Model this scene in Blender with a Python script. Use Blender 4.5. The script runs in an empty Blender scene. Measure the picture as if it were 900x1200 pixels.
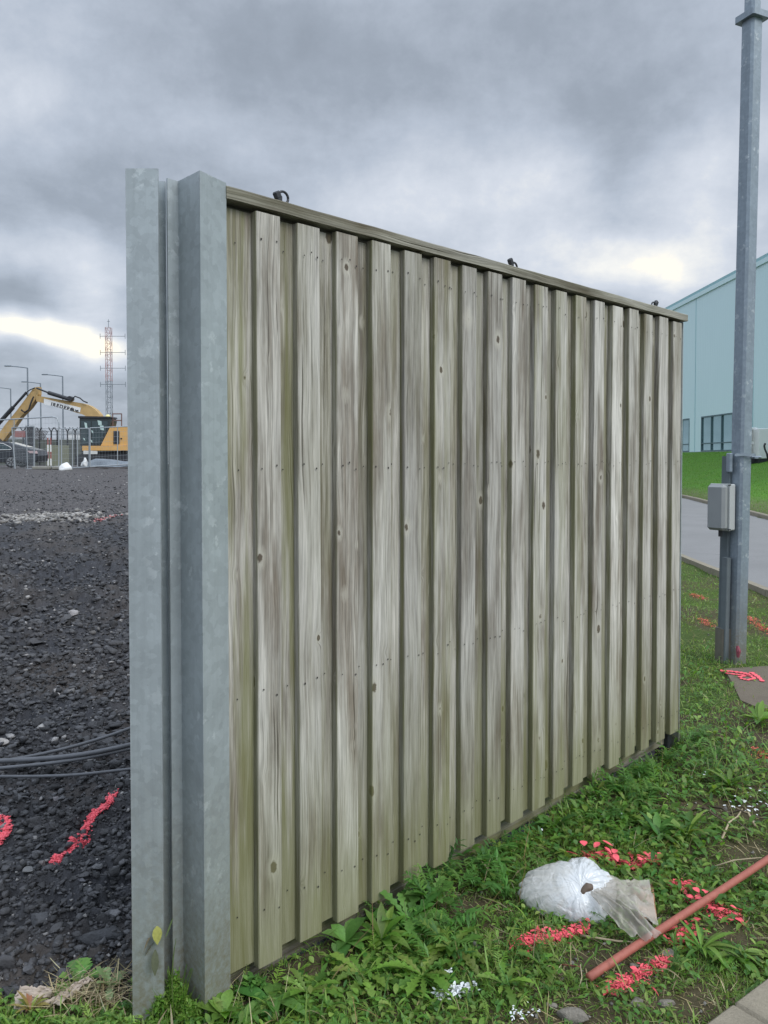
import bpy, math, random
import numpy as np
from mathutils import Vector, Matrix
random.seed(7); rng = np.random.default_rng(7)
S = bpy.context.scene
C = S.collection
R = math.radians

# ------------------------------------------------------------------ camera
CAMZ = 1.6; PITCH = R(1.5); F = 900.0; CY = 561.0
cd = bpy.data.cameras.new('camera'); cam = bpy.data.objects.new('camera', cd); C.objects.link(cam)
cam.location = (0, 0, CAMZ); cam.rotation_euler = (R(90) - PITCH, 0, 0)
cd.sensor_fit = 'VERTICAL'; cd.sensor_height = 36; cd.lens = 27
cd.shift_y = -(600 - CY) / 1200.0
cd.clip_start = 0.05; cd.clip_end = 8000
S.camera = cam
def ray(px, py):
    a = (px - 450) / F; b = (CY - py) / F
    return (a, math.cos(PITCH) + b * math.sin(PITCH), -math.sin(PITCH) + b * math.cos(PITCH))
def P(px, py, d):
    r = ray(px, py); k = d / r[1]
    return Vector((r[0] * k, d, CAMZ + r[2] * k))

# ------------------------------------------------------------------ numpy noise / terrain
def _h(ix, iy, s):
    v = np.sin(ix * 127.1 + iy * 311.7 + s * 74.7) * 43758.5453
    return v - np.floor(v)
def vn(x, y, s=0.0):
    x = np.asarray(x, float); y = np.asarray(y, float)
    ix = np.floor(x); iy = np.floor(y); fx = x - ix; fy = y - iy
    fx = fx * fx * (3 - 2 * fx); fy = fy * fy * (3 - 2 * fy)
    a = _h(ix, iy, s); b = _h(ix + 1, iy, s); c = _h(ix, iy + 1, s); d = _h(ix + 1, iy + 1, s)
    return (a * (1 - fx) + b * fx) * (1 - fy) + (c * (1 - fx) + d * fx) * fy - 0.5
def fbm(x, y, s=0.0, o=4):
    r = 0; a = 1.0
    for i in range(o):
        r = r + a * vn(x * 2 ** i + 13.7 * i, y * 2 ** i - 7.3 * i, s + i); a *= .5
    return r
def sst(a, b, x):
    t = np.clip((x - a) / (b - a), 0, 1); return t * t * (3 - 2 * t)
def yline(x):
    return np.interp(x, [-60, -.62, -.5, 1.69, 60], [2.6, 2.27, 2.42, 4.46, 4.46 + 58.3 * 8])
def fl(x, y): return y - yline(x) + .05 * fbm(x * 3, y * 3, 5)
RY = [-20, 0, 3, 9.4, 12.7, 22, 35, 50, 80]
def xr1(y): return np.interp(y, RY, [3.9, 4.3, 4.5, 4.72, 4.95, 6.3, 7.6, 8.8, 10])
def xr2(y): return np.interp(y, [-20, 0, 5, 21, 33, 50, 80], [8.6, 8.8, 9.0, 10.6, 12.9, 14.5, 15.5])
def HR(x, y):
    z = -.055 - .01 * sst(2.5, 5, y) + .0 * x
    t = np.clip((x - xr2(y) - .25) / np.maximum(23.0 - xr2(y), 2), 0, 1)
    bank = 2.15 * (t * .75 + .25 * t * t) * (x > xr2(y))
    near = 1 - sst(10, 20, y)
    return z + bank + near * (.035 * fbm(x * 1.7, y * 1.7, 1, 3) + .012 * fbm(x * 9, y * 9, 2, 2))
def HL(x, y):
    return 1.1 * np.clip((y - 3) / 38, 0, 1) - .03 - .22 * np.exp(-np.clip(fl(x, y), 0, 9) / .35) * (x > -.5) * (x < 1.9)
def H(x, y):
    x = np.asarray(x, float); y = np.asarray(y, float)
    w = sst(-.12, .12, fl(x, y))
    return HL(x, y) * w + HR(x, y) * (1 - w)
def G(px, py, dz=0.0):
    """point on the terrain seen at pixel"""
    r = ray(px, py); d = 3.0
    for _ in range(60):
        z = float(H(r[0] / r[1] * d, d)) + dz
        d2 = (z - CAMZ) / (r[2] / r[1]); d = .5 * d + .5 * d2
    return Vector((r[0] / r[1] * d, d, z))

# ------------------------------------------------------------------ object helpers
def tag(o, label=None, cat=None, group=None, kind=None):
    if label: o['label'] = label
    if cat: o['category'] = cat
    if group: o['group'] = group
    if kind: o['kind'] = kind
    return o
def empty(name, loc, label, cat, group=None, rz=0):
    o = bpy.data.objects.new(name, None); C.objects.link(o); o.location = loc; o.rotation_euler = (0, 0, rz)
    o.empty_display_size = .1
    return tag(o, label, cat, group)
def link(name, me, mats, parent=None, smooth=False):
    if not isinstance(mats, (list, tuple)): mats = [mats]
    for m in mats: me.materials.append(m)
    if smooth:
        me.polygons.foreach_set('use_smooth', [True] * len(me.polygons))
    o = bpy.data.objects.new(name, me); C.objects.link(o)
    if parent: o.parent = parent
    return o
def copy_tree(o, parent=None):
    c = o.copy(); C.objects.link(c); c.parent = parent
    for ch in [k for k in CH.get(o.name, [])]:
        pass
    return c
CH = {}
def np_mesh(name, V, Fc, cols=None, uvs=None):
    """V (n,3), Fc (m,k) ints; cols per vertex (n,3|4)"""
    me = bpy.data.meshes.new(name)
    V = np.asarray(V, np.float32); Fc = np.asarray(Fc, np.int32); k = Fc.shape[1]
    me.vertices.add(len(V)); me.vertices.foreach_set('co', V.ravel())
    me.loops.add(Fc.size); me.loops.foreach_set('vertex_index', Fc.ravel())
    me.polygons.add(len(Fc)); me.polygons.foreach_set('loop_start', np.arange(0, Fc.size, k, dtype=np.int32))
    me.update(calc_edges=True); me.validate()
    if cols is not None:
        cols = np.asarray(cols, np.float32)
        if cols.shape[1] == 3: cols = np.hstack([cols, np.ones((len(cols), 1), np.float32)])
        a = me.color_attributes.new('Col', 'FLOAT_COLOR', 'POINT'); a.data.foreach_set('color', cols.ravel())
    return me
class MB:
    def __init__(s): s.v = []; s.f = []; s.mi = []
    def add(s, vs, fs, mi=0):
        b = len(s.v); s.v += [tuple(v) for v in vs]; s.f += [tuple(b + i for i in f) for f in fs]; s.mi += [mi] * len(fs); return s
    def box(s, a, b, mi=0, M=None):
        x0, y0, z0 = a; x1, y1, z1 = b
        vs = [Vector(p) for p in ((x0,y0,z0),(x1,y0,z0),(x1,y1,z0),(x0,y1,z0),(x0,y0,z1),(x1,y0,z1),(x1,y1,z1),(x0,y1,z1))]
        if M is not None: vs = [M @ v for v in vs]
        return s.add(vs, [(0,3,2,1),(4,5,6,7),(0,1,5,4),(1,2,6,5),(2,3,7,6),(3,0,4,7)], mi)
    def bevbox(s, a, b, r=.01, mi=0, M=None):
        x0, y0, z0 = a; x1, y1, z1 = b
        ring = [(x0+r,y0),(x1-r,y0),(x1,y0+r),(x1,y1-r),(x1-r,y1),(x0+r,y1),(x0,y1-r),(x0,y0+r)]
        ins = [(min(max(x, x0+r), x1-r), min(max(y, y0+r), y1-r)) for x, y in ring]
        vs = [(*p, z0) for p in ins] + [(*p, z0+r) for p in ring] + [(*p, z1-r) for p in ring] + [(*p, z1) for p in ins]
        vs = [Vector(v) for v in vs]
        if M is not None: vs = [M @ v for v in vs]
        fs = [tuple(range(7, -1, -1)), tuple(range(24, 32))]
        for k in range(3):
            for i in range(8):
                j = (i + 1) % 8; fs.append((k*8+i, k*8+j, k*8+8+j, k*8+8+i))
        return s.add(vs, fs, mi)
    def tube(s, pts, r, n=8, mi=0, cap=True):
        pts = [Vector(p) for p in pts]; rs = r if isinstance(r, (list, tuple)) else [r] * len(pts)
        vs = []; fs = []; up = None
        for i, p in enumerate(pts):
            t = (pts[min(i+1, len(pts)-1)] - pts[max(i-1, 0)]).normalized()
            if up is None:
                up = Vector((0,0,1)) if abs(t.z) < .9 else Vector((1,0,0))
            a = (up - t * up.dot(t)).normalized(); b = t.cross(a); up = a
            for k in range(n):
                q = 2 * math.pi * k / n
                vs.append(p + (a * math.cos(q) + b * math.sin(q)) * rs[i])
        for i in range(len(pts) - 1):
            for k in range(n):
                k2 = (k + 1) % n; fs.append((i*n+k, i*n+k2, (i+1)*n+k2, (i+1)*n+k))
        if cap: fs += [tuple(range(n-1, -1, -1)), tuple(range((len(pts)-1)*n, len(pts)*n))]
        return s.add(vs, fs, mi)
    def prism(s, prof, fn, a, b, mi=0):
        """closed 2D profile, fn(p, t)->3D, t=a and b"""
        n = len(prof); vs = [fn(p, a) for p in prof] + [fn(p, b) for p in prof]
        fs = [tuple(range(n-1, -1, -1)), tuple(range(n, 2*n))] + [(i, (i+1) % n, n+(i+1) % n, n+i) for i in range(n)]
        return s.add(vs, fs, mi)
    def build(s, name, mats, parent=None, smooth=False):
        me = bpy.data.meshes.new(name); me.from_pydata(s.v, [], s.f)
        me.polygons.foreach_set('material_index', s.mi)
        me.validate(); me.update()
        import bmesh
        bm = bmesh.new(); bm.from_mesh(me); bmesh.ops.recalc_face_normals(bm, faces=bm.faces); bm.to_mesh(me); bm.free()
        return link(name, me, mats, parent, smooth)

# ------------------------------------------------------------------ materials
class NT:
    def __init__(s, name):
        s.m = bpy.data.materials.new(name); s.m.use_nodes = True; s.t = s.m.node_tree; s.N = s.t.nodes; s.L = s.t.links
        s.N.clear(); s.out = s.N.new('ShaderNodeOutputMaterial'); s.b = s.N.new('ShaderNodeBsdfPrincipled'); s.L.new(s.b.outputs[0], s.out.inputs[0])
    def set(s, inp, v):
        if hasattr(v, 'is_linked') or isinstance(v, bpy.types.NodeSocket): s.L.new(v, inp)
        else:
            if isinstance(v, (tuple, list)) and len(v) == 3 and inp.type == 'RGBA': v = (*v, 1)
            inp.default_value = v
    def math(s, op, a, b=None, c=None, clamp=False):
        n = s.N.new('ShaderNodeMath'); n.operation = op; n.use_clamp = clamp
        s.set(n.inputs[0], a)
        if b is not None: s.set(n.inputs[1], b)
        if c is not None: s.set(n.inputs[2], c)
        return n.outputs[0]
    def mix(s, f, a, b, bt='MIX'):
        n = s.N.new('ShaderNodeMix'); n.data_type = 'RGBA'; n.blend_type = bt
        s.set(n.inputs[0], f); s.set(n.inputs[6], a); s.set(n.inputs[7], b); return n.outputs[2]
    def ramp(s, f, stops):
        n = s.N.new('ShaderNodeValToRGB'); s.set(n.inputs[0], f); e = n.color_ramp.elements
        for i, (p, c) in enumerate(stops):
            if i > 1: e.new(p)
            e[i].position = p; e[i].color = (c, c, c, 1) if not isinstance(c, (tuple, list)) else (*c[:3], 1)
        return n.outputs[0]
    def noise(s, vec, scale=5, detail=4, rough=.55, dist=0, col=False):
        n = s.N.new('ShaderNodeTexNoise')
        if vec is not None: s.set(n.inputs['Vector'], vec)
        n.inputs['Scale'].default_value = scale; n.inputs['Detail'].default_value = detail
        n.inputs['Roughness'].default_value = rough; n.inputs['Distortion'].default_value = dist
        return n.outputs[1 if col else 0]
    def voro(s, vec, scale=5, feat='F1', out=0, rnd=1):
        n = s.N.new('ShaderNodeTexVoronoi'); n.feature = feat
        if vec is not None: s.set(n.inputs['Vector'], vec)
        n.inputs['Scale'].default_value = scale; n.inputs['Randomness'].default_value = rnd
        return n.outputs[out]
    def obj(s): return s.N.new('ShaderNodeTexCoord').outputs['Object']
    def pos(s): return s.N.new('ShaderNodeNewGeometry').outputs['Position']
    def sep(s, v):
        n = s.N.new('ShaderNodeSeparateXYZ'); s.set(n.inputs[0], v); return n.outputs
    def comb(s, x, y, z):
        n = s.N.new('ShaderNodeCombineXYZ')
        for i, v in enumerate((x, y, z)): s.set(n.inputs[i], v)
        return n.outputs[0]
    def vmul(s, v, k):
        n = s.N.new('ShaderNodeVectorMath'); n.operation = 'MULTIPLY'; s.set(n.inputs[0], v); n.inputs[1].default_value = k; return n.outputs[0]
    def attr(s, name='Col', o=0):
        n = s.N.new('ShaderNodeAttribute'); n.attribute_name = name; return n.outputs[o]
    def bump(s, h, dist=.01, strength=.5):
        n = s.N.new('ShaderNodeBump'); s.set(n.inputs['Height'], h); n.inputs['Distance'].default_value = dist
        n.inputs['Strength'].default_value = strength; s.L.new(n.outputs[0], s.b.inputs['Normal']); return n.outputs[0]
    def fin(s, col, rough=.6, metal=0, spec=None, **k):
        s.set(s.b.inputs['Base Color'], col); s.set(s.b.inputs['Roughness'], rough); s.set(s.b.inputs['Metallic'], metal)
        if spec is not None: s.b.inputs['Specular IOR Level'].default_value = spec
        return s.m
def simple(name, col, rough=.6, metal=0, var=.15, scale=6, bump=.0):
    t = NT(name); n = t.noise(t.obj(), scale, 5)
    f = t.math('MULTIPLY_ADD', n, var * 2, 1 - var)
    c = t.mix(1.0, (*col, 1), t.comb(f, f, f), 'MULTIPLY')
    if bump: t.bump(t.noise(t.obj(), scale * 6, 4), bump)
    return t.fin(c, rough, metal)

# weathered wood -------------------------------------------------------------
def wood(name, tint=(1, 1, 1), algae=1.0):
    t = NT(name)
    uv = t.N.new('ShaderNodeUVMap').outputs[0]; u, v, _ = t.sep(uv)
    col = t.attr('Col'); sc = t.N.new('ShaderNodeSeparateColor'); t.L.new(col, sc.inputs[0])
    r, alg, edge = sc.outputs
    off = t.math('MULTIPLY', r, 57.3)
    vk = t.comb(u, t.math('ADD', v, off), off)
    # knots
    kd = t.voro(t.comb(u, t.math('ADD', t.math('MULTIPLY', v, .62), off), t.math('MULTIPLY', off, 1.7)), 8.6)
    kh = t.ramp(kd, [(0, 1), (.30, 0)]); kh2 = t.math('POWER', kh, 3)
    wob = t.noise(t.comb(t.math('MULTIPLY', u, 3), t.math('MULTIPLY', t.math('ADD', v, off), 1.1), off), 1.6, 2, .5)
    field = t.math('ADD', t.math('MULTIPLY_ADD', wob, .045, u), t.math('MULTIPLY', kh2, .03))
    rings = t.math('SINE', t.math('MULTIPLY', field, 760.0))
    fine = t.noise(t.comb(t.math('MULTIPLY', field, 260), t.math('MULTIPLY', v, 2.6), off), 1.0, 5, .65)
    med = t.noise(t.comb(t.math('MULTIPLY', field, 60), t.math('MULTIPLY', v, 1.3), off), 1.0, 4, .6)
    blotch = t.noise(t.comb(t.math('MULTIPLY', u, 9), t.math('MULTIPLY', v, 1.4), off), 1.0, 5, .6)
    base = t.ramp(med, [(.25, (.18, .163, .135)), (.45, (.36, .345, .30)), (.68, (.55, .535, .48))])
    base = t.mix(t.ramp(blotch, [(.46, 0), (.64, .85)]), base, (.62, .61, .56, 1))
    base = t.mix(t.ramp(blotch, [(.30, .85), (.47, 0)]), base, (.165, .135, .10, 1))
    fine2 = t.noise(t.comb(t.math('MULTIPLY', field, 135), t.math('MULTIPLY', v, 4.5), t.math('ADD', off, 2)), 1.0, 4, .7)
    g = t.math('MULTIPLY_ADD', t.math('ADD', t.math('MULTIPLY', fine, .45), t.math('MULTIPLY', fine2, .55)), 2.9, -.45)
    base = t.mix(.9, base, t.comb(g, g, g), 'MULTIPLY')
    rg = t.math('MULTIPLY_ADD', rings, .045, .97)
    base = t.mix(1.0, base, t.comb(rg, rg, rg), 'MULTIPLY')
    tone = t.math('MULTIPLY_ADD', t.noise(t.comb(off, off, off), 3.1, 0), 1.0, .42)
    base = t.mix(1.0, base, t.comb(tone, t.math('MULTIPLY', tone, .99), t.math('MULTIPLY', tone, .99)), 'MULTIPLY')
    # cracks along the grain
    cr = t.noise(t.comb(t.math('MULTIPLY', field, 90), t.math('MULTIPLY', v, .9), t.math('ADD', off, 9.0)), 1.0, 4, .55)
    crm = t.ramp(cr, [(.31, .8), (.35, 0)])
    base = t.mix(crm, base, (.045, .038, .028, 1))
    # knots: pale halo, dark ring, core
    kc = t.voro(t.comb(u, t.math('ADD', t.math('MULTIPLY', v, .62), off), t.math('MULTIPLY', off, 1.7)), 8.6, 'F1', 1)
    ksz = t.N.new('ShaderNodeSeparateColor'); t.L.new(kc, ksz.inputs[0])
    kn = t.math('ADD', t.math('MULTIPLY', kd, t.math('MULTIPLY_ADD', ksz.outputs[2], 1.3, .60)), t.math('MULTIPLY_ADD', t.noise(uv, 70, 3), .07, -.035))
    sel = t.math('GREATER_THAN', t.voro(t.comb(u, t.math('ADD', t.math('MULTIPLY', v, .62), off), t.math('MULTIPLY', off, 1.7)), 8.6, 'F1', 1), .33)
    halo = t.math('MULTIPLY', t.ramp(kn, [(.10, .65), (.24, 0)]), sel)
    base = t.mix(halo, base, (.50, .48, .41, 1))
    core = t.math('MULTIPLY', t.ramp(kn, [(.080, .9), (.105, 0)]), sel)
    base = t.mix(core, base, (.075, .055, .038, 1))
    core2 = t.math('MULTIPLY', t.ramp(kn, [(.02, .5), (.04, 0)]), sel)
    base = t.mix(core2, base, (.20, .155, .11, 1))
    # algae: low on the boards, on shaded edges and in streaks
    low = t.ramp(v, [(.0, 1), (.14, .85), (.35, .42), (.7, .12), (1.0, 0)])
    lowm = t.math('MULTIPLY', low, t.ramp(blotch, [(.25, .35), (.52, 1)]))
    gy = t.noise(t.comb(t.math('MULTIPLY', u, 25), t.math('MULTIPLY', v, 1.0), t.math('ADD', off, 4)), 1.0, 4, .6)
    am = t.math('MULTIPLY', t.math('ADD', alg, t.math('MULTIPLY', edge, .85)), t.ramp(gy, [(.38, 0), (.60, 1)]))
    am = t.math('ADD', am, t.math('MULTIPLY', lowm, 1.0), clamp=True)
    am = t.math('MULTIPLY', am, .74 * algae)
    base = t.mix(am, base, (.175, .180, .062, 1))
    edge_wear_shade = t.math('MULTIPLY', edge, .24)  # edges and recessed faces darkened: weathering plus shade put into the colour
    base = t.mix(edge_wear_shade, base, t.mix(.5, (.13, .115, .085, 1), base, 'MULTIPLY'))
    base = t.mix(1.0, base, (*tint, 1), 'MULTIPLY')
    hgt = t.math('ADD', t.math('MULTIPLY', fine, .7), t.math('SUBTRACT', t.math('MULTIPLY', rings, .08), t.math('MULTIPLY', crm, .6)))
    t.bump(hgt, .0022, .9)
    return t.fin(base, .88, 0, .25)
M_wood = wood('weathered_wood')
M_cap = wood('weathered_cap_wood', (.66, .66, .62), .4)

def galv(name, base=(.36, .405, .42), metal=.2, low=True):
    t = NT(name); p = t.pos(); x, y, z = t.sep(p)
    n1 = t.noise(p, 7, 5, .6); n2 = t.noise(p, 60, 5, .7)
    vc = t.voro(t.mix(.03, p, t.noise(p, 40, 3, .6, 0, True)), 48, 'F1', 1)
    sc = t.N.new('ShaderNodeSeparateColor'); t.L.new(vc, sc.inputs[0])
    g = t.math('MULTIPLY_ADD', sc.outputs[0], .16, .88)
    c = t.mix(n1, tuple(b * .78 for b in base) + (1,), tuple(min(1, b * 1.22) for b in base) + (1,))
    c = t.mix(1.0, c, t.comb(g, g, g), 'MULTIPLY')
    # pale blotches where flakes of the zinc bloom show
    m = t.math('MULTIPLY', t.ramp(t.voro(t.mix(.10, p, t.noise(p, 22, 5, .7, 0, True)), 21, 'F1', 0), [(.26, 1), (.33, 0)]), t.ramp(t.noise(p, 6, 3), [(.50, 0), (.60, 1)]))
    c = t.mix(t.math('MULTIPLY', m, .5), c, (.56, .61, .62, 1))
    if low:
        gm = t.ramp(t.math('ADD', z, t.math('MULTIPLY', n1, .25)), [(.14, 1), (.42, .45), (.9, 0)])
        c = t.mix(t.math('MULTIPLY', gm, t.ramp(n2, [(.3, .25), (.65, .95)])), c, (.19, .17, .105, 1))
        str_ = t.noise(t.comb(t.math('MULTIPLY', x, 60), t.math('MULTIPLY', y, 60), t.math('MULTIPLY', z, 1.2)), 1, 4, .6)
        c = t.mix(t.ramp(str_, [(.5, 0), (.8, .35)]), c, tuple(b * .62 for b in base) + (1,))
    scr = t.noise(t.comb(t.math('MULTIPLY', x, 9), t.math('MULTIPLY', y, 9), t.math('MULTIPLY', z, 2.2)), 1, 6, .75)
    c = t.mix(t.ramp(scr, [(.60, 0), (.66, .35)]), c, tuple(b * .72 for b in base) + (1,))
    t.bump(n2, .0012, .35)
    return t.fin(c, t.math('MULTIPLY_ADD', n2, .25, .30), metal)
M_galv = galv('galvanised_steel')
M_post = galv('galvanised_lamp_post', (.25, .30, .345), .3)
M_galv_far = simple('grey_metal_far', (.20, .23, .26), .5, .4)
M_fencem = simple('galvanised_mesh_fence', (.33, .36, .38), .5, .2)

def leafmat(name, rough=.5, tr=.32):
    t = NT(name); c = t.attr('Col'); n = t.noise(t.pos(), 130, 3)
    g = t.math('MULTIPLY_ADD', n, .8, .76)
    c = t.mix(1.0, c, t.comb(g, g, g), 'MULTIPLY')
    t.fin(c, rough, 0, .4)
    tn = t.N.new('ShaderNodeBsdfTranslucent'); t.L.new(t.mix(1.0, c, (1.5, 1.6, .7, 1), 'MULTIPLY'), tn.inputs[0])
    mx = t.N.new('ShaderNodeMixShader'); mx.inputs[0].default_value = tr
    t.L.new(t.b.outputs[0], mx.inputs[1]); t.L.new(tn.outputs[0], mx.inputs[2]); t.L.new(mx.outputs[0], t.out.inputs[0])
    return t.m
M_leaf = leafmat('green_leaf', .45, .38)
M_dry = leafmat('dry_straw', .7, .15)
def groundmat():
    t = NT('soil_and_turf'); p = t.pos(); c = t.attr('Col')
    n = t.noise(p, 3.0, 8, .7); n2 = t.noise(p, 26, 6, .7); n3 = t.noise(p, .35, 4)
    g = t.math('MULTIPLY_ADD', n, .9, .55); g2 = t.math('MULTIPLY_ADD', n2, 1.1, .45)
    c = t.mix(1.0, c, t.comb(g, g, g), 'MULTIPLY'); c = t.mix(1.0, c, t.comb(g2, g2, g2), 'MULTIPLY')
    c = t.mix(t.ramp(n3, [(.45, 0), (.7, .35)]), c, (.10, .13, .035, 1))
    t.bump(n2, .02, .8)
    return t.fin(c, .95, 0, .15)
M_ground = groundmat()
def rubblemat(name, k=1.0):
    t = NT(name); p = t.pos(); c = t.attr('Col')
    n = t.noise(p, 9, 7, .7); n2 = t.noise(p, 110, 5, .7); n3 = t.noise(p, 1.1, 4, .6)
    g = t.math('MULTIPLY_ADD', n, 1.5, .25); g2 = t.math('MULTIPLY_ADD', n2, 1.2, .4)
    c = t.mix(1.0, c, t.comb(g, g, g), 'MULTIPLY'); c = t.mix(1.0, c, t.comb(g2, g2, g2), 'MULTIPLY')
    c = t.mix(1.0, c, (1.3, 1.3, 1.3, 1), 'MULTIPLY')
    c = t.mix(t.ramp(n3, [(.5, 0), (.75, .5)]), c, (.046 * k, .040 * k, .037 * k, 1))
    sp = t.ramp(t.voro(p, 60, 'F1', 0), [(.10, .6), (.16, 0)])
    c = t.mix(t.math('MULTIPLY', sp, t.ramp(n, [(.5, 0), (.7, 1)])), c, (.22, .21, .20, 1))
    t.bump(t.math('ADD', t.math('MULTIPLY', n2, .5), n), .02, .7)
    return t.fin(c, .75, 0, .4)
M_rub = rubblemat('black_rubble')
def asphalt():
    t = NT('asphalt'); p = t.pos(); n = t.noise(p, 60, 6, .7); n2 = t.noise(p, .7, 5, .6)
    c = t.mix(n2, (.175, .173, .170, 1), (.25, .247, .242, 1)); g = t.math('MULTIPLY_ADD', n, .7, .65)
    c = t.mix(1.0, c, t.comb(g, g, g), 'MULTIPLY')
    cr = t.ramp(t.voro(t.mix(.25, p, t.noise(p, 1.2, 4, .6, 0, True)), .55, 'DISTANCE_TO_EDGE', 0), [(.0, .25), (.008, 0)])
    c = t.mix(cr, c, (.07, .07, .07, 1))
    t.bump(n, .004, .5); return t.fin(c, .85, 0, .3)
M_asph = asphalt()
def concrete(name, col, sc=4):
    t = NT(name); p = t.pos(); n = t.noise(p, sc, 7, .65); n2 = t.noise(p, sc * 22, 5, .7)
    g = t.math('MULTIPLY_ADD', n, .8, .6); g2 = t.math('MULTIPLY_ADD', n2, .6, .7)
    c = t.mix(1.0, (*col, 1), t.comb(g, g, g), 'MULTIPLY'); c = t.mix(1.0, c, t.comb(g2, g2, g2), 'MULTIPLY')
    c = t.mix(t.ramp(n, [(.52, 0), (.7, .5)]), c, (.09, .10, .055, 1))
    t.bump(n2, .005, .8); return t.fin(c, .9, 0, .2)
M_kerb = concrete('kerb_concrete', (.27, .24, .185))
M_conc = concrete('concrete', (.24, .235, .21))
M_pink = simple('pink_marker_paint', (.84, .12, .15), .6, 0, .4, 55)
M_orange = simple('faded_orange_marker_paint', (.68, .13, .085), .6, 0, .3, 40)
M_white = simple('white_paint_scrap', (.72, .75, .77), .5, 0, .2, 30)
M_black = simple('black_plastic', (.018, .019, .022), .45, 0, .3, 10)
M_cable = simple('dusty_black_cable', (.10, .105, .115), .5, 0, .4, 14)
M_yel = simple('yellow_machine_paint', (.64, .37, .12), .45, 0, .15, 2)
M_yeld = simple('dirty_yellow_paint', (.46, .31, .13), .6, 0, .35, 3)
M_dark = simple('dark_steel', (.035, .037, .042), .5, .3, .3, 5)
M_glassd = simple('dark_window_glass', (.035, .055, .06), .08, 0, .3, 3)
M_whp = simple('white_panel', (.72, .73, .72), .55, 0, .06, 3)
M_text = simple('black_lettering', (.02, .02, .025), .6)
M_red = simple('red_panel', (.30, .12, .11), .6)
M_box = simple('grey_enclosure_plastic', (.40, .42, .41), .5, 0, .08, 9)
M_boxd = simple('grey_enclosure_back', (.25, .265, .265), .55, 0, .1, 9)

# ------------------------------------------------------------------ ground sheet
def axis(segs):
    out = []
    for a, b, st in segs: out += list(np.arange(a, b, st))
    return np.array(out + [segs[-1][1]])
gx = axis([(-3000, -300, 300), (-300, -40, 20), (-40, -6, 1.5), (-6, -1.6, .2), (-1.6, 5.6, .05), (5.6, 28, .35), (28, 60, 2), (60, 300, 20), (300, 3000, 300)])
gy = axis([(-3000, -300, 300), (-300, -20, 20), (-20, 0, 1), (0, 1.4, .2), (1.4, 7, .05), (7, 14, .15), (14, 70, .8), (70, 300, 12), (300, 3300, 300)])
X, Y = np.meshgrid(gx, gy); Z = H(X, Y)
f = fl(X, Y)
Z = Z - .22 * sst(.02, .3, f)
on_road = (X > xr1(Y) - .02) & (X < xr2(Y) + .02) & (Y > -60) & (Y < 80)
Z = np.where(on_road, -.14, Z)
soil = np.array([.075, .058, .038]); turf = np.array([.055, .085, .022]); lawn = np.array([.085, .20, .028]); blk = np.array([.035, .034, .036])
gn = fbm(X * .8, Y * .8, 3)[..., None]
near = np.clip(1 - (Y[..., None] - 6) / 8, 0, 1)
col = (soil * (.5 + .5 * near) + turf * .5 * (1 - near))
col = np.where((gn > .12) & (Y[..., None] > 5), turf, col)
bk = sst(.1, .9, X - xr2(Y))[..., None]
verge = np.array([.12, .14, .06])
b2 = sst(.9, 2.2, X - xr2(Y) + .4 * fbm(X * .5, Y * .5, 8))[..., None]
col = col * (1 - bk) + (verge * (1 - b2) + lawn * b2) * bk
wl = sst(0, .1, f)[..., None]; col = col * (1 - wl) + blk * wl
far = sst(75, 130, np.hypot(X, Y))[..., None]; col = col * (1 - far) + np.array([.07, .09, .04]) * far
nx, ny = len(gx), len(gy)
idx = np.arange(nx * ny).reshape(ny, nx)
quads = np.stack([idx[:-1, :-1], idx[:-1, 1:], idx[1:, 1:], idx[1:, :-1]], -1).reshape(-1, 4)
me = np_mesh('ground', np.stack([X, Y, Z], -1).reshape(-1, 3), quads, col.reshape(-1, 3))
tag(link('ground', me, M_ground, smooth=True), kind='structure')

# road, kerbs
ys = np.concatenate([np.arange(-20, 14, .5), np.arange(14, 78, 1.0)])
xa, xb = xr1(ys), xr2(ys)
cols = 9; V = []
for y, a, b in zip(ys, xa, xb):
    for k in range(cols): V.append((a + (b - a) * k / (cols - 1), y, -.095 + .05 * math.sin(math.pi * k / (cols - 1))))
n = len(ys); idx = np.arange(n * cols).reshape(n, cols)
q = np.stack([idx[:-1, :-1], idx[:-1, 1:], idx[1:, 1:], idx[1:, :-1]], -1).reshape(-1, 4)
tag(link('road', np_mesh('road', V, q), M_asph), kind='structure')
def kerb(name, xf, side, ys):
    mb = MB()
    for i in range(len(ys) - 1):
        y0, y1 = ys[i], ys[i + 1] - .012
        a = float(xf(y0)); b = float(xf(y1)); w = .125 * side
        z0, z1 = -.2, .025 + random.uniform(-.004, .004)
        r = .02
        vs = []
        for (x, y) in ((a, y0), (b, y1)):
            vs += [(x, y, z0), (x, y, z1 - r), (x + r * side, y, z1), (x + w, y, z1), (x + w, y, z0)]
        mb.add(vs, [(0, 1, 2, 3, 4), (9, 8, 7, 6, 5)] + [(j, (j + 1) % 5, 5 + (j + 1) % 5, 5 + j) for j in range(5)])
    o = mb.build(name, M_kerb); return tag(o, kind='structure')
kerb('kerb', xr1, -1, np.arange(-10, 40, .915))
kerb('kerb', xr2, 1, np.arange(-10, 60, .915))
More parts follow.
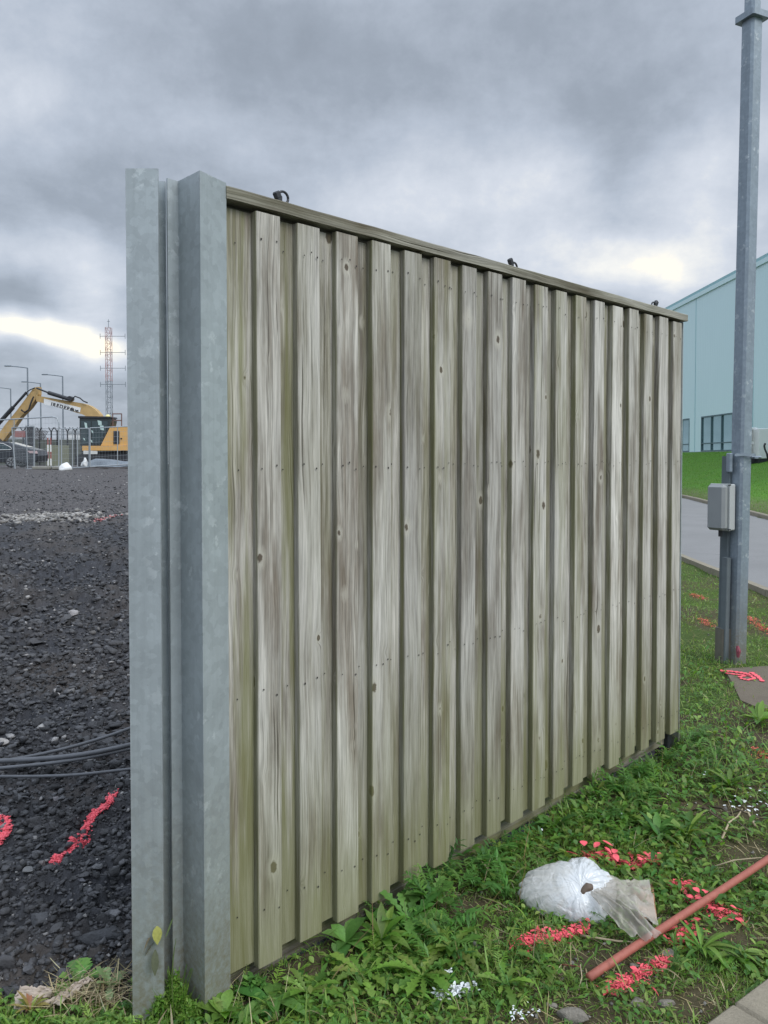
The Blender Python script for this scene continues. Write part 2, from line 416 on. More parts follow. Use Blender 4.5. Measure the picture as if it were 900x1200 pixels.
# kerb of the footpath at the bottom right, parallel with the fence
U = Vector((.728, .685, 0)).normalized(); Nn = Vector((U.y, -U.x, 0))
def _gz(px, py, z):
    r_ = ray(px, py); d = (z - CAMZ) / (r_[2] / r_[1]); return Vector((r_[0] / r_[1] * d, d, 0))
K0 = _gz(826, 1197, .012); K1 = _gz(900, 1142, .012); UK = (K1 - K0).normalized(); NK = Vector((UK.y, -UK.x, 0))
kb = MB(); Mk = Matrix.Translation(K0) @ Matrix(((UK.x, NK.x, 0, 0), (UK.y, NK.y, 0, 0), (0, 0, 1, 0), (0, 0, 0, 1)))
for k in range(-6, 8):
    a = k * .30 - .16
    kb.bevbox((a, random.uniform(0, .006), -.2), (a + .292, .125, .012 + random.uniform(-.003, .004)), .009, M=Mk)
tag(kb.build('kerb', M_kerb), kind='structure')
pv = MB().box((-2.2, .127, -.2), (2.5, 1.6, -.012), M=Mk)
tag(pv.build('pavement', concrete('dark_paving', (.05, .05, .053), 6)), kind='structure')

# ------------------------------------------------------------------ rubble site
ds = [1.9]
while ds[-1] < 75: ds.append(ds[-1] + min(max(ds[-1] ** 2 / 950, .008), .35))
ds = np.array(ds)
th = np.concatenate([np.arange(-1.30, -.62, .02), np.arange(-.62, -.28, .0022), np.arange(-.28, .36, .006)])   # tan(azimuth)
T, D = np.meshgrid(th, ds); X = T * D; Y = D
f = fl(X, Y)
def rubh(x, y):
    amp = .55 + .9 * sst(-.1, .5, vn(x * .35, y * .35, 21))
    ck = np.abs(fbm(x * 9, y * 9, 30, 4)) * -1
    return amp * (.085 * fbm(x * 1.6, y * 1.6, 11, 3) + .11 * ck + .03 * fbm(x * 30, y * 30, 12, 3) + .10 * -np.abs(fbm(x * 2.7, y * 2.7, 33, 4)) * sst(4, 8, y)) + .028 + \
        .10 * np.clip((y - 6) / 8, 0, 1) * fbm(x * .45, y * .45, 31, 3) * (1 - .6 * sst(16, 24, y)) - .0 * x
Z = H(X, Y) + rubh(X, Y) * (1 - .55 * sst(12, 20, Y))
Z = Z - .6 * sst(.05, -.12, f) * 1.0 - .25 * sst(-.12, -.6, f)
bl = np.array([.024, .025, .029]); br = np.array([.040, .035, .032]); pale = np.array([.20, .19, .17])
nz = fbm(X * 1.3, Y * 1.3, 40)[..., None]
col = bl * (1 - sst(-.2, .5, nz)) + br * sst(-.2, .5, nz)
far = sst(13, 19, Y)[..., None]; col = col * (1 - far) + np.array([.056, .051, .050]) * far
sp = (sst(.0, .35, fbm(X * 3.5, Y * 2.2, 44)) * np.exp(-((Y - 15.8) / 1.1) ** 2) * sst(-5.5, -6.2, X))[..., None]
col = col * (1 - .85 * sp) + pale * .85 * sp
nx, ny = len(th), len(ds); idx = np.arange(nx * ny).reshape(ny, nx)
q = np.stack([idx[:-1, :-1], idx[:-1, 1:], idx[1:, 1:], idx[1:, :-1]], -1).reshape(-1, 4)
keep = (f.ravel()[q] > -.35).any(1); q = q[keep]
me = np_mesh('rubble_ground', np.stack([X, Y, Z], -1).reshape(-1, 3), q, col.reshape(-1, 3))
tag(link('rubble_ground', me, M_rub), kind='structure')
def RZ(x, y): return H(x, y) + rubh(x, y) * (1 - .55 * sst(12, 20, y))
def GR(px, py):
    r = ray(px, py); d = 3.0
    for _ in range(80):
        z = float(RZ(np.array(r[0] / r[1] * d), np.array(d))); d = .7 * d + .3 * (z - CAMZ) / (r[2] / r[1])
    return Vector((r[0] / r[1] * d, d, z))

# rocks: template icosphere chopped into angular stones
import bmesh
def ico(sub):
    bm = bmesh.new(); bmesh.ops.create_icosphere(bm, subdivisions=sub, radius=1)
    v = np.array([x.co[:] for x in bm.verts]); fcs = np.array([[x.index for x in fc.verts] for fc in bm.faces]); bm.free(); return v, fcs
IV1, IF1 = ico(1); IV15, IF15 = ico(2); IV2, IF2 = ico(3)
def rockshape(v, seed, cuts=9, c0=.35, c1=.8):
    r = np.random.default_rng(seed); v = v.copy()
    for _ in range(cuts):
        nrm = r.normal(size=3); nrm /= np.linalg.norm(nrm); dd = r.uniform(c0, c1)
        s = v @ nrm; m = s > dd; v[m] -= np.outer(s[m] - dd, nrm)
    return v
def jag(i):
    r_ = np.random.default_rng(900 + i); return IV1 * r_.uniform(.45, 1.3, (len(IV1), 1)) + r_.normal(0, .12, IV1.shape)
def rocks(name, pos, size, colr, mat, seed=1, flat=.65, hi=False):
    IVx, IFx = (IV15, IF15) if hi else (IV1, IF1)
    tm = [rockshape(IV15, 100 + i, 9, .22, .62) * 1.45 if hi else jag(i) for i in range(24)]
    n = len(pos); r = np.random.default_rng(seed)
    ti = r.integers(0, 24, n); V = np.array(tm)[ti]
    V = V * np.stack([r.uniform(.7, 1.3, n), r.uniform(.6, 1.1, n), r.uniform(.4, 1, n) * flat * 1.3], -1)[:, None]
    a = r.uniform(0, 6.28, n); b = r.normal(0, .35, n)
    ca, sa = np.cos(a)[:, None], np.sin(a)[:, None]; cb, sb = np.cos(b)[:, None], np.sin(b)[:, None]
    x, y, z = V[..., 0], V[..., 1], V[..., 2]
    y, z = y * cb - z * sb, y * sb + z * cb
    x, y = x * ca - y * sa, x * sa + y * ca
    V = np.stack([x, y, z], -1) * size[:, None, None] + pos[:, None]
    k = len(IVx); Fc = (IFx[None] + (np.arange(n) * k)[:, None, None]).reshape(-1, 3)
    return np_mesh(name, V.reshape(-1, 3), Fc, np.repeat(colr, k, 0))
N = 46000
u = rng.uniform(0, 1, N); d = 1.95 * (38 / 1.95) ** (u ** 1.15); t = np.where(rng.uniform(size=N) < .75, rng.uniform(-.56, -.29, N), rng.uniform(-.9, .36, N))
x = t * d; y = d; ok = fl(x, y) > .03; x, y, d = x[ok], y[ok], d[ok]; N = len(x)
sz = np.clip(rng.lognormal(-.2, .65, N), .25, 3.2) * .0050 * np.clip(d / 2.2, 1, 3.2) ** .8
z = RZ(x, y) + sz * .5
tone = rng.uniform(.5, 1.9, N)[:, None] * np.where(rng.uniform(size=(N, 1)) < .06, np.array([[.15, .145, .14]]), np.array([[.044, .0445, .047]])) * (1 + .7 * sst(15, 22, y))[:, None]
tag(link('rubble', rocks('rubble', np.stack([x, y, z], -1), sz, tone, None), M_rub), label='loose black rubble and stone fragments over the cleared site', cat='rubble', kind='stuff')
N = 5200
u = rng.uniform(0, 1, N); d = 1.95 * (26 / 1.95) ** (u ** 1.05); t = np.where(rng.uniform(size=N) < .8, rng.uniform(-.56, -.29, N), rng.uniform(-.9, .3, N))
x = t * d; y = d; ok = fl(x, y) > .08; x, y, d = x[ok], y[ok], d[ok]; N = len(x)
sz = np.clip(rng.lognormal(0, .5, N), .4, 2.6) * .0085 * np.clip(d / 2.2, 1, 3.2) ** .8
tone = rng.uniform(.5, 1.7, N)[:, None] * np.array([[.044, .0445, .047]])
me = rocks('rubble_clods', np.stack([x, y, RZ(x, y) + sz * .25], -1), sz, tone, None, 77, .55, True)
tag(link('rubble_clods', me, M_rub), label='larger angular black clods and broken stone piled over the cleared site', cat='rubble', kind='stuff')
# pale stones streak far off
N = 900
x = rng.uniform(-8.2, -5.6, N); y = rng.normal(15.9, .55, N) + .3 * fbm(x, x * 0, 3); sz = rng.uniform(.02, .065, N)
k = rng.uniform(size=N) < np.clip(sst(-5.2, -7.2, x) + .15, 0, 1); x, y, sz = x[k], y[k], sz[k]
z = RZ(x, y) + sz * .3
tag(link('pale_gravel', rocks('pale_gravel', np.stack([x, y, z], -1), sz, rng.uniform(.12, .30, (len(x), 1)) * np.array([[1, .96, .9]]), None, 5), M_rub), label='patch of pale broken stone scattered across the black site', cat='gravel', kind='stuff')
def rock(px, py, wpx, asp, label, c=(.065, .067, .072), seed=0, flat=.55, wz=0):
    p = GR(px, py); s = wpx / 2 * p.y / F
    v = rockshape(IV2, 500 + seed, 16)
    nrm = v / np.linalg.norm(v, axis=1)[:, None]
    v = v * (1 + .05 * vn(nrm[:, 0] * 5 + seed, nrm[:, 1] * 5 + nrm[:, 2] * 4, seed))[:, None]
    v = v * np.array([s * 1.15, s * asp, s * flat]); a = wz; v = np.stack([v[:, 0] * math.cos(a) - v[:, 1] * math.sin(a), v[:, 0] * math.sin(a) + v[:, 1] * math.cos(a), v[:, 2]], -1)
    me = np_mesh('rock', v, IF2, np.tile(np.array(c), (len(v), 1)))
    o = link('rock', me, M_rub); o.location = (p.x, p.y, p.z + s * flat * .35)
    return tag(o, label, 'rock', 'larger stones lying on the black rubble')
rock(47, 1082, 36, .8, 'rounded dark grey stone in the rubble below the long pink paint stroke', seed=1)
rock(118, 1102, 66, .55, 'long black slab of stone beside the foot of the steel post', (.040, .042, .046), 2, .5, .35)
rock(133, 1074, 22, .8, 'small angular grey stone just above the long black slab', (.11, .11, .115), 3, .6)
rock(33, 1021, 20, .7, 'flat light grey stone left of the end of the long pink paint stroke', (.14, .14, .14), 4, .4)
rock(48, 1013, 16, .8, 'small brownish grey stone touching the lower end of the pink paint stroke', (.13, .115, .11), 5, .5)
rock(113, 1018, 26, .6, 'pale angular stone between the pink paint stroke and the steel post', (.12, .12, .125), 6, .5, .5)
rock(4, 873, 18, 1, 'off-white rounded stone above the black cables at the left edge', (.30, .28, .26), 7, .9)
rock(66, 937, 20, .6, 'pale flat stone lying below the lowest black cable', (.16, .15, .155), 8, .35)
rock(147, 914, 18, .5, 'light grey flat stone against the steel post under the cables', (.24, .24, .25), 9, .35)
rock(72, 1152, 28, .7, 'dark blocky stone behind the small leafy weed at bottom left', (.055, .057, .062), 10, .9)
rock(35, 1140, 22, .8, 'dark triangular stone at bottom left beside a pebble', (.07, .072, .078), 11, .8)
rock(5, 1135, 30, .8, 'dark stone cut by the left edge near the bottom', (.06, .062, .068), 12, .8)
rock(15, 1165, 30, .7, 'black stone by the left edge just behind the pale rag', (.05, .052, .058), 13, .7)
rock(95, 1032, 18, .6, 'narrow grey chip of stone left of the pale angular stone', (.10, .10, .11), 14, .4, -.8)
rock(86, 722, 14, .8, 'pale stone in the middle of the dark rubble field', (.24, .23, .23), 15, .8)
rock(110, 783, 16, .3, 'long pale splinter of stone halfway across the rubble', (.2, .19, .19), 16, .25)

# cables
def cable(pts, r, label, sag=0):
    mb = MB(); Pp = []
    for i in range(len(pts) - 1):
        a, b = pts[i], pts[i + 1]
        for k in range(10):
            tt = k / 10; Pp.append(a.lerp(b, tt))
    Pp.append(pts[-1])
    for _ in range(30): Pp = [Pp[0]] + [(Pp[i-1] + Pp[i] * 2 + Pp[i+1]) / 4 for i in range(1, len(Pp) - 1)] + [Pp[-1]]
    mb.tube(Pp, r, 10)
    return tag(mb.build('cable', M_cable, smooth=True), label, 'cable', 'black cables lying across the rubble')
def gp(px, py, dz=.03):
    p = GR(px, py); p.z = float(H(p.x, p.y)) + .04 + dz; return p
def GC(px, py, dz):  # cable point: raised dz above mean rubble
    r = ray(px, py); d = 3.
    for _ in range(60):
        z = float(H(r[0] / r[1] * d, d)) + .03 + dz; d = (z - CAMZ) / (r[2] / r[1]) * .5 + d * .5
    return Vector((r[0] / r[1] * d, d, z))
cable([GC(-160, 905, .04), GC(-60, 900, .05), GC(0, 893, .06), GC(70, 880, .08), GC(151, 856, .10), GC(240, 815, .06), GC(330, 790, .02)], .009, 'uppermost of the four black cables crossing the rubble')
cable([GC(-160, 890, .05), GC(-60, 893, .05), GC(0, 892, .06), GC(80, 888, .09), GC(151, 874, .10), GC(240, 850, .06), GC(340, 835, .02)], .0125, 'thickest black cable, second from the top, crossing the rubble')
cable([GC(-160, 908, .04), GC(-60, 906, .04), GC(0, 900, .05), GC(80, 893, .07), GC(151, 878, .08), GC(240, 858, .05), GC(350, 850, .02)], .009, 'black cable hugging the underside of the thickest cable')
cable([GC(-160, 905, .03), GC(-60, 909, .03), GC(0, 910, .04), GC(80, 910, .05), GC(151, 901, .06), GC(240, 893, .03), GC(350, 890, .01)], .0075, 'thinnest and lowest of the four black cables crossing the rubble')

# ------------------------------------------------------------------ leaves
def leaf_arrays(base, az, L, W, th0, bend, col, prof, fold=.25, droop=None, tipcol=None):
    n = len(L); m = len(prof); s = np.linspace(0, 1, m)
    theta = th0[:, None] - bend[:, None] * s[None]
    ds_ = np.diff(s, prepend=0)[None]
    rr = np.cumsum(np.cos(theta) * ds_, 1) * L[:, None]; zz = np.cumsum(np.sin(theta) * ds_, 1) * L[:, None]
    ca, sa = np.cos(az)[:, None], np.sin(az)[:, None]
    cx = base[:, 0:1] + rr * ca; cy = base[:, 1:2] + rr * sa; cz = base[:, 2:3] + zz
    w = W[:, None] * np.array(prof)[None] * .5
    l = np.stack([cx - sa * w, cy + ca * w, cz + w * fold], -1); r_ = np.stack([cx + sa * w, cy - ca * w, cz + w * fold], -1); c = np.stack([cx, cy, cz], -1)
    if fold == 0:
        V = np.stack([l, r_], 2); k = 2
    else:
        V = np.stack([l, c, r_], 2); k = 3
    V = V.reshape(n, m * k, 3)
    q = []
    for j in range(m - 1):
        for i in range(k - 1): q.append((j*k+i, j*k+i+1, (j+1)*k+i+1, (j+1)*k+i))
    q = np.array(q); Fc = (q[None] + (np.arange(n) * m * k)[:, None, None]).reshape(-1, 4)
    cc = np.repeat(col[:, None], m * k, 1)
    if tipcol is not None:
        tt = np.repeat(s, k)[None, :, None]; cc = cc * (1 - tt * .5) + tipcol[:, None] * tt * .5
    return V.reshape(-1, 3), Fc, cc.reshape(-1, 3)
def join(parts):
    V = []; Fc = []; Cc = []; o = 0
    for v, f_, c in parts:
        V.append(v); Fc.append(f_ + o); Cc.append(c); o += len(v)
    return np.concatenate(V), np.concatenate(Fc), np.concatenate(Cc)
BLADE = [.8, 1, .75, .05]
OVAL = [.15, .8, 1, .75, .08]
LOBE = [.12, .14, .35, .2, .6, .28, .85, .4, 1.0, .55, .75, .3, .02]
LONG = [.15, .35, .7, .95, 1, .85, .5, .05]
def pick(n, cols, var=.25):
    cols = np.array(cols); c = cols[rng.integers(0, len(cols), n)]
    return c * rng.uniform(1 - var, 1 + var, (n, 1)) * rng.uniform(.92, 1.08, (n, 3))
GREEN = [(.110, .215, .035), (.080, .170, .030), (.155, .260, .045), (.150, .220, .050), (.20, .290, .070)]
DEEP = [(.060, .155, .034), (.085, .190, .040), (.110, .225, .050)]
STRAW = [(.30, .25, .14), (.22, .18, .10), (.36, .31, .19)]
# bare patches (x,y,rx,ry) from the photograph
BARE = []
for px, py, rx, ry in [(550, 1065, .13, .15), (720, 1130, .2, .10), (845, 955, .34, .12), (690, 1185, .22, .09), (800, 1180, .16, .12), (820, 745, .45, .25), (770, 1090, .18, .06), (625, 1195, .12, .06), (860, 1100, .14, .1), (885, 1000, .2, .15)]:
    p = G(px, py); BARE.append((p.x, p.y, rx, ry))
def bare(x, y):
    b = np.zeros_like(x)
    xx = x + .09 * fbm(x * 6, y * 6, 60); yy = y + .09 * fbm(x * 6, y * 6, 61)
    for a, c, rx, ry in BARE: b = np.maximum(b, np.exp(-(((xx - a) / rx) ** 2 + ((yy - c) / ry) ** 2)))
    return b
PADR = [G(*q) for q in ((848, 786), (870, 784), (930, 782), (960, 815), (930, 835), (890, 833), (868, 822), (856, 800))]
def inpad(x, y):
    c = np.zeros(x.shape, bool); n_ = len(PADR)
    for i in range(n_):
        a, b = PADR[i], PADR[(i + 1) % n_]
        k = ((a.y > y) != (b.y > y)) & (x < (b.x - a.x) * (y - a.y) / (b.y - a.y + 1e-12) + a.x); c ^= k
    return c
def inpaved(x, y):
    q_ = (x - K0.x) * NK.x + (y - K0.y) * NK.y; return q_ > -.004
def fence_d(x, y):  # distance in front of the fence line, positive on the grass
    return (x + .477) * Nn.x + (y - 2.31) * Nn.y
def scatter(n, dmin, dmax, tmin, tmax, pw=1.0, spread=None):
    d = dmin * (dmax / dmin) ** (rng.uniform(0, 1, n) ** pw); t_ = rng.uniform(tmin, tmax, n); x = t_ * d; y = d
    k = ~(inpad(x, y) & (rng.uniform(size=n) < .90)) & (fl(x, y) < .02) & (x < xr1(y) - .13) & ~inpaved(x, y)
    k &= ~((fence_d(x, y) < -.07) & (x > -.45) & (x < 1.75) & (rng.uniform(size=n) < .9))
    k &= ~((fence_d(x, y) < .10) & (x > -.45) & (x < .35) & (rng.uniform(size=n) < .75))
    return x[k], y[k]
# painted zones in the grass
PAINT = {}
def pline(pts, w): return ([G(*p) for p in pts], w)
PZ = [('pink', pline([(606, 1108), (622, 1104), (640, 1100)], .030), 'wide pink paint daub on leaves just left of and below the white bag'),
      ('pink', pline([(645, 1102), (664, 1096), (686, 1091)], .024), 'short crumbly pink paint stroke directly under the white bag'),
      ('pink', pline([(692, 1008), (706, 1002), (722, 1013)], .034), 'pink paint dab behind the bag, left of the two dabs'),
      ('pink', pline([(742, 1018), (756, 1010), (768, 1013)], .030), 'bright pink paint dab behind the film flap, right of the two dabs'),
      ('pink', pline([(786, 1037), (800, 1041), (812, 1040)], .026), 'small pink paint dab between the film flap and the red pole'),
      ('pink', pline([(812, 1058), (832, 1064), (850, 1076), (862, 1074)], .036), 'curved pink paint mark behind the middle of the red pole'),
      ('pink', pline([(718, 1162), (738, 1151), (757, 1141), (785, 1127)], .024), 'longest pink paint stroke, in front of the red pole'),
      ('pink', pline([(794, 1106), (804, 1099), (812, 1092)], .038), 'solid pink paint blob against the red pole beside the film flap'),
      ('orange', pline([(890, 880), (900, 892)], .06), 'faded red paint mark at the right edge above the white scraps'),
      ('orange', pline([(812, 697), (826, 703)], .07), 'faded orange paint mark on the verge nearest the road'),
      ('orange', pline([(822, 726), (832, 735)], .07), 'faded orange paint mark on the worn turf left of the lamp post'),
      ('orange', pline([(877, 724), (888, 733), (900, 742)], .08), 'faded orange paint line in the grass right of the lamp post')]
def seg_d(x, y, pts):
    best = np.full(x.shape, 9.)
    for a, b in zip(pts[:-1], pts[1:]):
        dx, dy = b.x - a.x, b.y - a.y; l2 = dx * dx + dy * dy
        t_ = np.clip(((x - a.x) * dx + (y - a.y) * dy) / l2, 0, 1)
        best = np.minimum(best, np.hypot(x - a.x - t_ * dx, y - a.y - t_ * dy))
    return best
def pzone(x, y):
    z_ = np.full(x.shape, -1)
    for i, (c, (pts, w), lab) in enumerate(PZ):
        dd = seg_d(x, y, pts) + .012 * fbm(x * 30, y * 30, 70 + i)
        z_ = np.where(dd < w, i, z_)
    return z_
PPARTS = {i: [] for i in range(len(PZ))}
GP = {'grass': [], 'weeds': []}
def emit(key, x, y, az, L, W, th0, bend, col, prof, fold, dz=0., paint=True):
    base = np.stack([x, y, H(x, y) + dz], -1)
    if paint:
        zn = pzone(x, y); hit = (zn >= 0) & (rng.uniform(size=len(x)) < .6) & (y < 4)
        for i in np.unique(zn[hit]):
            m = hit & (zn == i); PPARTS[int(i)].append(leaf_arrays(base[m], az[m], L[m], W[m] * 1.3, th0[m] * .45, bend[m], col[m], prof, fold))
        k = ~hit
    else: k = np.ones(len(x), bool)
    GP[key].append(leaf_arrays(base[k], az[k], L[k], W[k], th0[k], bend[k], col[k], prof, fold))
# fine grass and moss
for (n, a, b, pw, sc) in ((150000, 1.55, 3.6, 1.0, 1.0), (130000, 3.4, 14, .8, 1.45)):
    x, y = scatter(n, a, b, -.62, .56, pw)
    B = bare(x, y); k = (rng.uniform(size=len(x)) > B * .93) & (fbm(x * 2.2, y * 2.2, 90) + rng.uniform(-.5, .5, len(x)) > -.45); x, y, B = x[k], y[k], B[k]
    n = len(x); fd = fence_d(x, y)
    tall = np.where(x > 1.7, .35, np.exp(-np.clip(fd, 0, 9) / .35)) * (.6 + fbm(x * 3, y * 3, 91)) * sst(-.2, .3, x)
    L = rng.uniform(.012, .036, n) * sc * (1 + 1.3 * np.clip(tall, 0, 1.2)) * (1 - .5 * B) * (1 + .35 * fbm(x * 5, y * 5, 93))
    W = rng.uniform(.0016, .0034, n) * sc * 1.1
    mossy = (y < 2.4)
    c = pick(n, GREEN); s_ = rng.uniform(size=n) < .07 + .25 * B; c[s_] = pick(s_.sum(), STRAW)
    yl = sst(.0, .5, fbm(x * 1.5, y * 1.5, 95))[:, None]; c = c * (1 - .35 * yl) + c * np.array([[1.7, 1.25, .8]]) * .35 * yl
    emit('grass', x, y, rng.uniform(0, 6.28, n), L, W, rng.uniform(.3, 1.5, n), rng.uniform(0, 1.6, n), c, BLADE, 0)
# long arching blades
x, y = scatter(9000, 1.6, 12, -.5, .56, .9); B = bare(x, y); k = (rng.uniform(size=len(x)) > B) & (fbm(x * 1.7, y * 1.7, 97) > -.05); x, y = x[k], y[k]; n = len(x)
c = pick(n, GREEN); s_ = rng.uniform(size=n) < .10; c[s_] = pick(s_.sum(), STRAW)
emit('grass', x, y, rng.uniform(0, 6.28, n), rng.uniform(.05, .13, n), rng.uniform(.003, .007, n), rng.uniform(.7, 1.5, n), rng.uniform(.5, 2.2, n), c, LONG, .35)
# clover-sized oval leaves
x, y = scatter(52000, 1.6, 11, -.55, .56, .9); B = bare(x, y); k = (rng.uniform(size=len(x)) > B * 1.02) & (fbm(x * 2.6, y * 2.6, 101) > -.22); x, y = x[k], y[k]; n = len(x)
keepf = rng.uniform(size=n) < np.clip(1.5 - y / 6, .25, 1); x, y, n = x[keepf], y[keepf], keepf.sum(); sc = np.clip(y / 2.6, .9, 1.25) * (1 + .5 * fbm(x * 2, y * 2, 140))
emit('weeds', x, y, rng.uniform(0, 6.28, n), rng.uniform(.012, .040, n) * sc, rng.uniform(.007, .019, n) * sc, rng.uniform(-.2, .9, n), rng.uniform(-.2, 1.4, n), pick(n, GREEN + DEEP), OVAL, .3, dz=rng.uniform(.004, .035, n) * sc)
# feathery fronds (yarrow like): stems of leaflets, tall at the foot of the fence
def fronds(n, dmin, dmax, sel, Lr, key='weeds', cols=DEEP, dzr=0):
    x, y = scatter(n, dmin, dmax, -.5, .56, 1.0); k = sel(x, y); x, y = x[k], y[k]; n = len(x)
    az = rng.uniform(0, 6.28, n); L = rng.uniform(*Lr, n); th0 = rng.uniform(.5, 1.45, n); bd = rng.uniform(.2, 1.3, n); c = pick(n, cols)
    z0 = H(x, y)
    for s_ in np.linspace(.2, 1, 9):
        th = th0 - bd * s_ * .5; rr = L * s_ * np.cos(th); zz = L * s_ * np.sin(th)
        for sg in (-1, 1):
            bx = x + rr * np.cos(az); by = y + rr * np.sin(az)
            l = L * .30 * (1.15 - .8 * abs(s_ - .5)) * rng.uniform(.7, 1.2, n)
            base = np.stack([bx, by, z0 + zz], -1)
            GP[key].append(leaf_arrays(base, az + sg * rng.uniform(.6, 1.2, n), l, l * .26, (th0 - bd * s_) * .6 + rng.uniform(-.3, .3, n), rng.uniform(0, .8, n), c * rng.uniform(.8, 1.25, (n, 1)), [.3, 1, .05], 0))
    GP[key].append(leaf_arrays(np.stack([x, y, z0], -1), az, L, np.full(n, .0022), th0, bd * .5, c * .9, [1, 1, 1, .8], 0))
def nearfence(x, y):
    fd = fence_d(x, y); return (fd > .0) & (fd < .35) & (x > .08) & (x < 1.9) & (rng.uniform(size=len(x)) < np.exp(-fd / .16)) & (bare(x, y) < .5) & (fbm(x * 2.5, y * 2.5, 120) > -.25)
fronds(9000, 2.2, 5, nearfence, (.06, .17))
fronds(3800, 1.7, 9, lambda x, y: (bare(x, y) < .4) & (fbm(x * 1.4, y * 1.4, 121) > .0), (.03, .08), cols=GREEN + DEEP)
# foot of the steel post: bushy small leaves
def bush(px, py, rx, ry, h, n, cols, lsz=(.012, .026)):
    p = G(px, py); a = rng.uniform(0, 6.28, n); r = np.sqrt(rng.uniform(0, 1, n)); hh = rng.uniform(0, 1, n)
    x = p.x + rx * r * np.cos(a) * (1 - .5 * hh); y = p.y + ry * r * np.sin(a) * (1 - .5 * hh)
    L = rng.uniform(*lsz, n)
    base = np.stack([x, y, p.z + h * hh * (1 - .35 * r)], -1)
    GP['weeds'].append(leaf_arrays(base, rng.uniform(0, 6.28, n), L, L * .5, rng.uniform(-.3, .9, n), rng.uniform(0, 1.2, n), pick(n, cols), OVAL, .3))
    m = n // 14; GP['weeds'].append(leaf_arrays(np.stack([x[:m], y[:m], np.full(m, p.z)], -1), rng.uniform(0, 6.28, m), np.full(m, h * .9), np.full(m, .003), rng.uniform(1.1, 1.55, m), rng.uniform(0, .3, m), pick(m, cols), [1, 1, 1, .6], 0))
BR = [(.12, .22, .035), (.09, .19, .03), (.15, .24, .05)]
bush(205, 1196, .05, .03, .105, 900, BR, (.008, .018))
bush(222, 1199, .05, .03, .07, 700, BR, (.008, .018))
bush(185, 1215, .06, .03, .05, 700, BR, (.008, .018))
bush(205, 1190, .035, .02, .15, 500, BR, (.008, .016)); bush(190, 1200, .05, .02, .09, 500, BR, (.008, .018))
for px in range(5, 150, 14): bush(px, 1208 + random.uniform(-8, 10), .05, .03, random.uniform(.025, .05), 260, GREEN + BR, (.01, .022))
bush(275, 1172, .05, .04, .07, 500, DEEP, (.015, .03))
bush(296, 1165, .05, .03, .06, 300, DEEP, (.015, .03))
for key in GP:
    V, Fc, Cc = join(GP[key]) if len({p[1].shape[1] for p in GP[key]}) == 1 else (None,) * 3
    lab = {'grass': 'short green grass with straw-coloured blades covering the verge', 'weeds': 'leafy green ground weeds thick along the foot of the fence'}[key]
    tag(link(key, np_mesh(key, V, Fc, Cc), M_leaf), lab, key, kind='stuff')
n = 60000; yb_ = rng.uniform(17, 60, n); xb_ = xr2(yb_) + .3 + (22.9 - xr2(yb_)) * rng.uniform(0, 1, n) ** 1.0
L = rng.uniform(.03, .09, n); cl = pick(n, [(.10, .23, .03), (.13, .26, .04), (.08, .19, .025), (.17, .25, .06)], .2)
VL, FL_, CL_ = leaf_arrays(np.stack([xb_, yb_, H(xb_, yb_)], -1), rng.uniform(0, 6.28, n), L, L * .22, rng.uniform(.5, 1.5, n), rng.uniform(0, .8, n), cl, [1, .7, .1], 0)
tag(link('lawn_grass', np_mesh('lawn_grass', VL, FL_, CL_), M_leaf), 'mown bright green grass on the bank below the turquoise building', 'grass', kind='stuff')
# dead straw litter
x, y = scatter(5000, 1.7, 9, -.5, .56, .9); k = (bare(x, y) > .12) | (rng.uniform(size=len(x)) < .10); x, y = x[k], y[k]; n = len(x)
v = leaf_arrays(np.stack([x, y, H(x, y) + rng.uniform(.003, .02, n)], -1), rng.uniform(0, 6.28, n), rng.uniform(.02, .10, n), rng.uniform(.0012, .0030, n), rng.uniform(-.1, .25, n), rng.uniform(-.2, .4, n), pick(n, STRAW), [1, 1, 1, .5], 0)
x, y = scatter(700, 1.9, 8, -.3, .56, .9); k = (fence_d(x, y) < .6) | (x > 2); x, y = x[k], y[k]; n = len(x)
v3 = leaf_arrays(np.stack([x, y, H(x, y)], -1), rng.uniform(0, 6.28, n), rng.uniform(.06, .18, n), rng.uniform(.0012, .0028, n), rng.uniform(.8, 1.5, n), rng.uniform(-.3, .9, n), pick(n, STRAW + [(.20, .12, .06)]), [1, 1, 1, .5], 0)
# straw nest at the foot of the post
n = 420; px_ = rng.uniform(60, 152, n); p0 = np.array([G(a, 1172)[:] for a in (60, 152)])
tt = (px_ - 60) / 92; xx = p0[0, 0] + (p0[1, 0] - p0[0, 0]) * tt; yy = p0[0, 1] + rng.normal(0, .03, n)
v2 = leaf_arrays(np.stack([xx, yy, H(xx, yy) + rng.uniform(.01, .05, n)], -1), rng.uniform(0, 6.28, n), rng.uniform(.03, .10, n), rng.uniform(.0012, .003, n), rng.uniform(-.2, .6, n), rng.uniform(-.3, 1.2, n), pick(n, STRAW + [(.14, .11, .06)]), [1, 1, 1, .5], 0)
V, Fc, Cc = join([v, v2, v3]); tag(link('dead_grass', np_mesh('dead_grass', V, Fc, Cc), M_dry), 'dry straw and dead grass stems strewn over the bare patches', 'dead grass', kind='stuff')
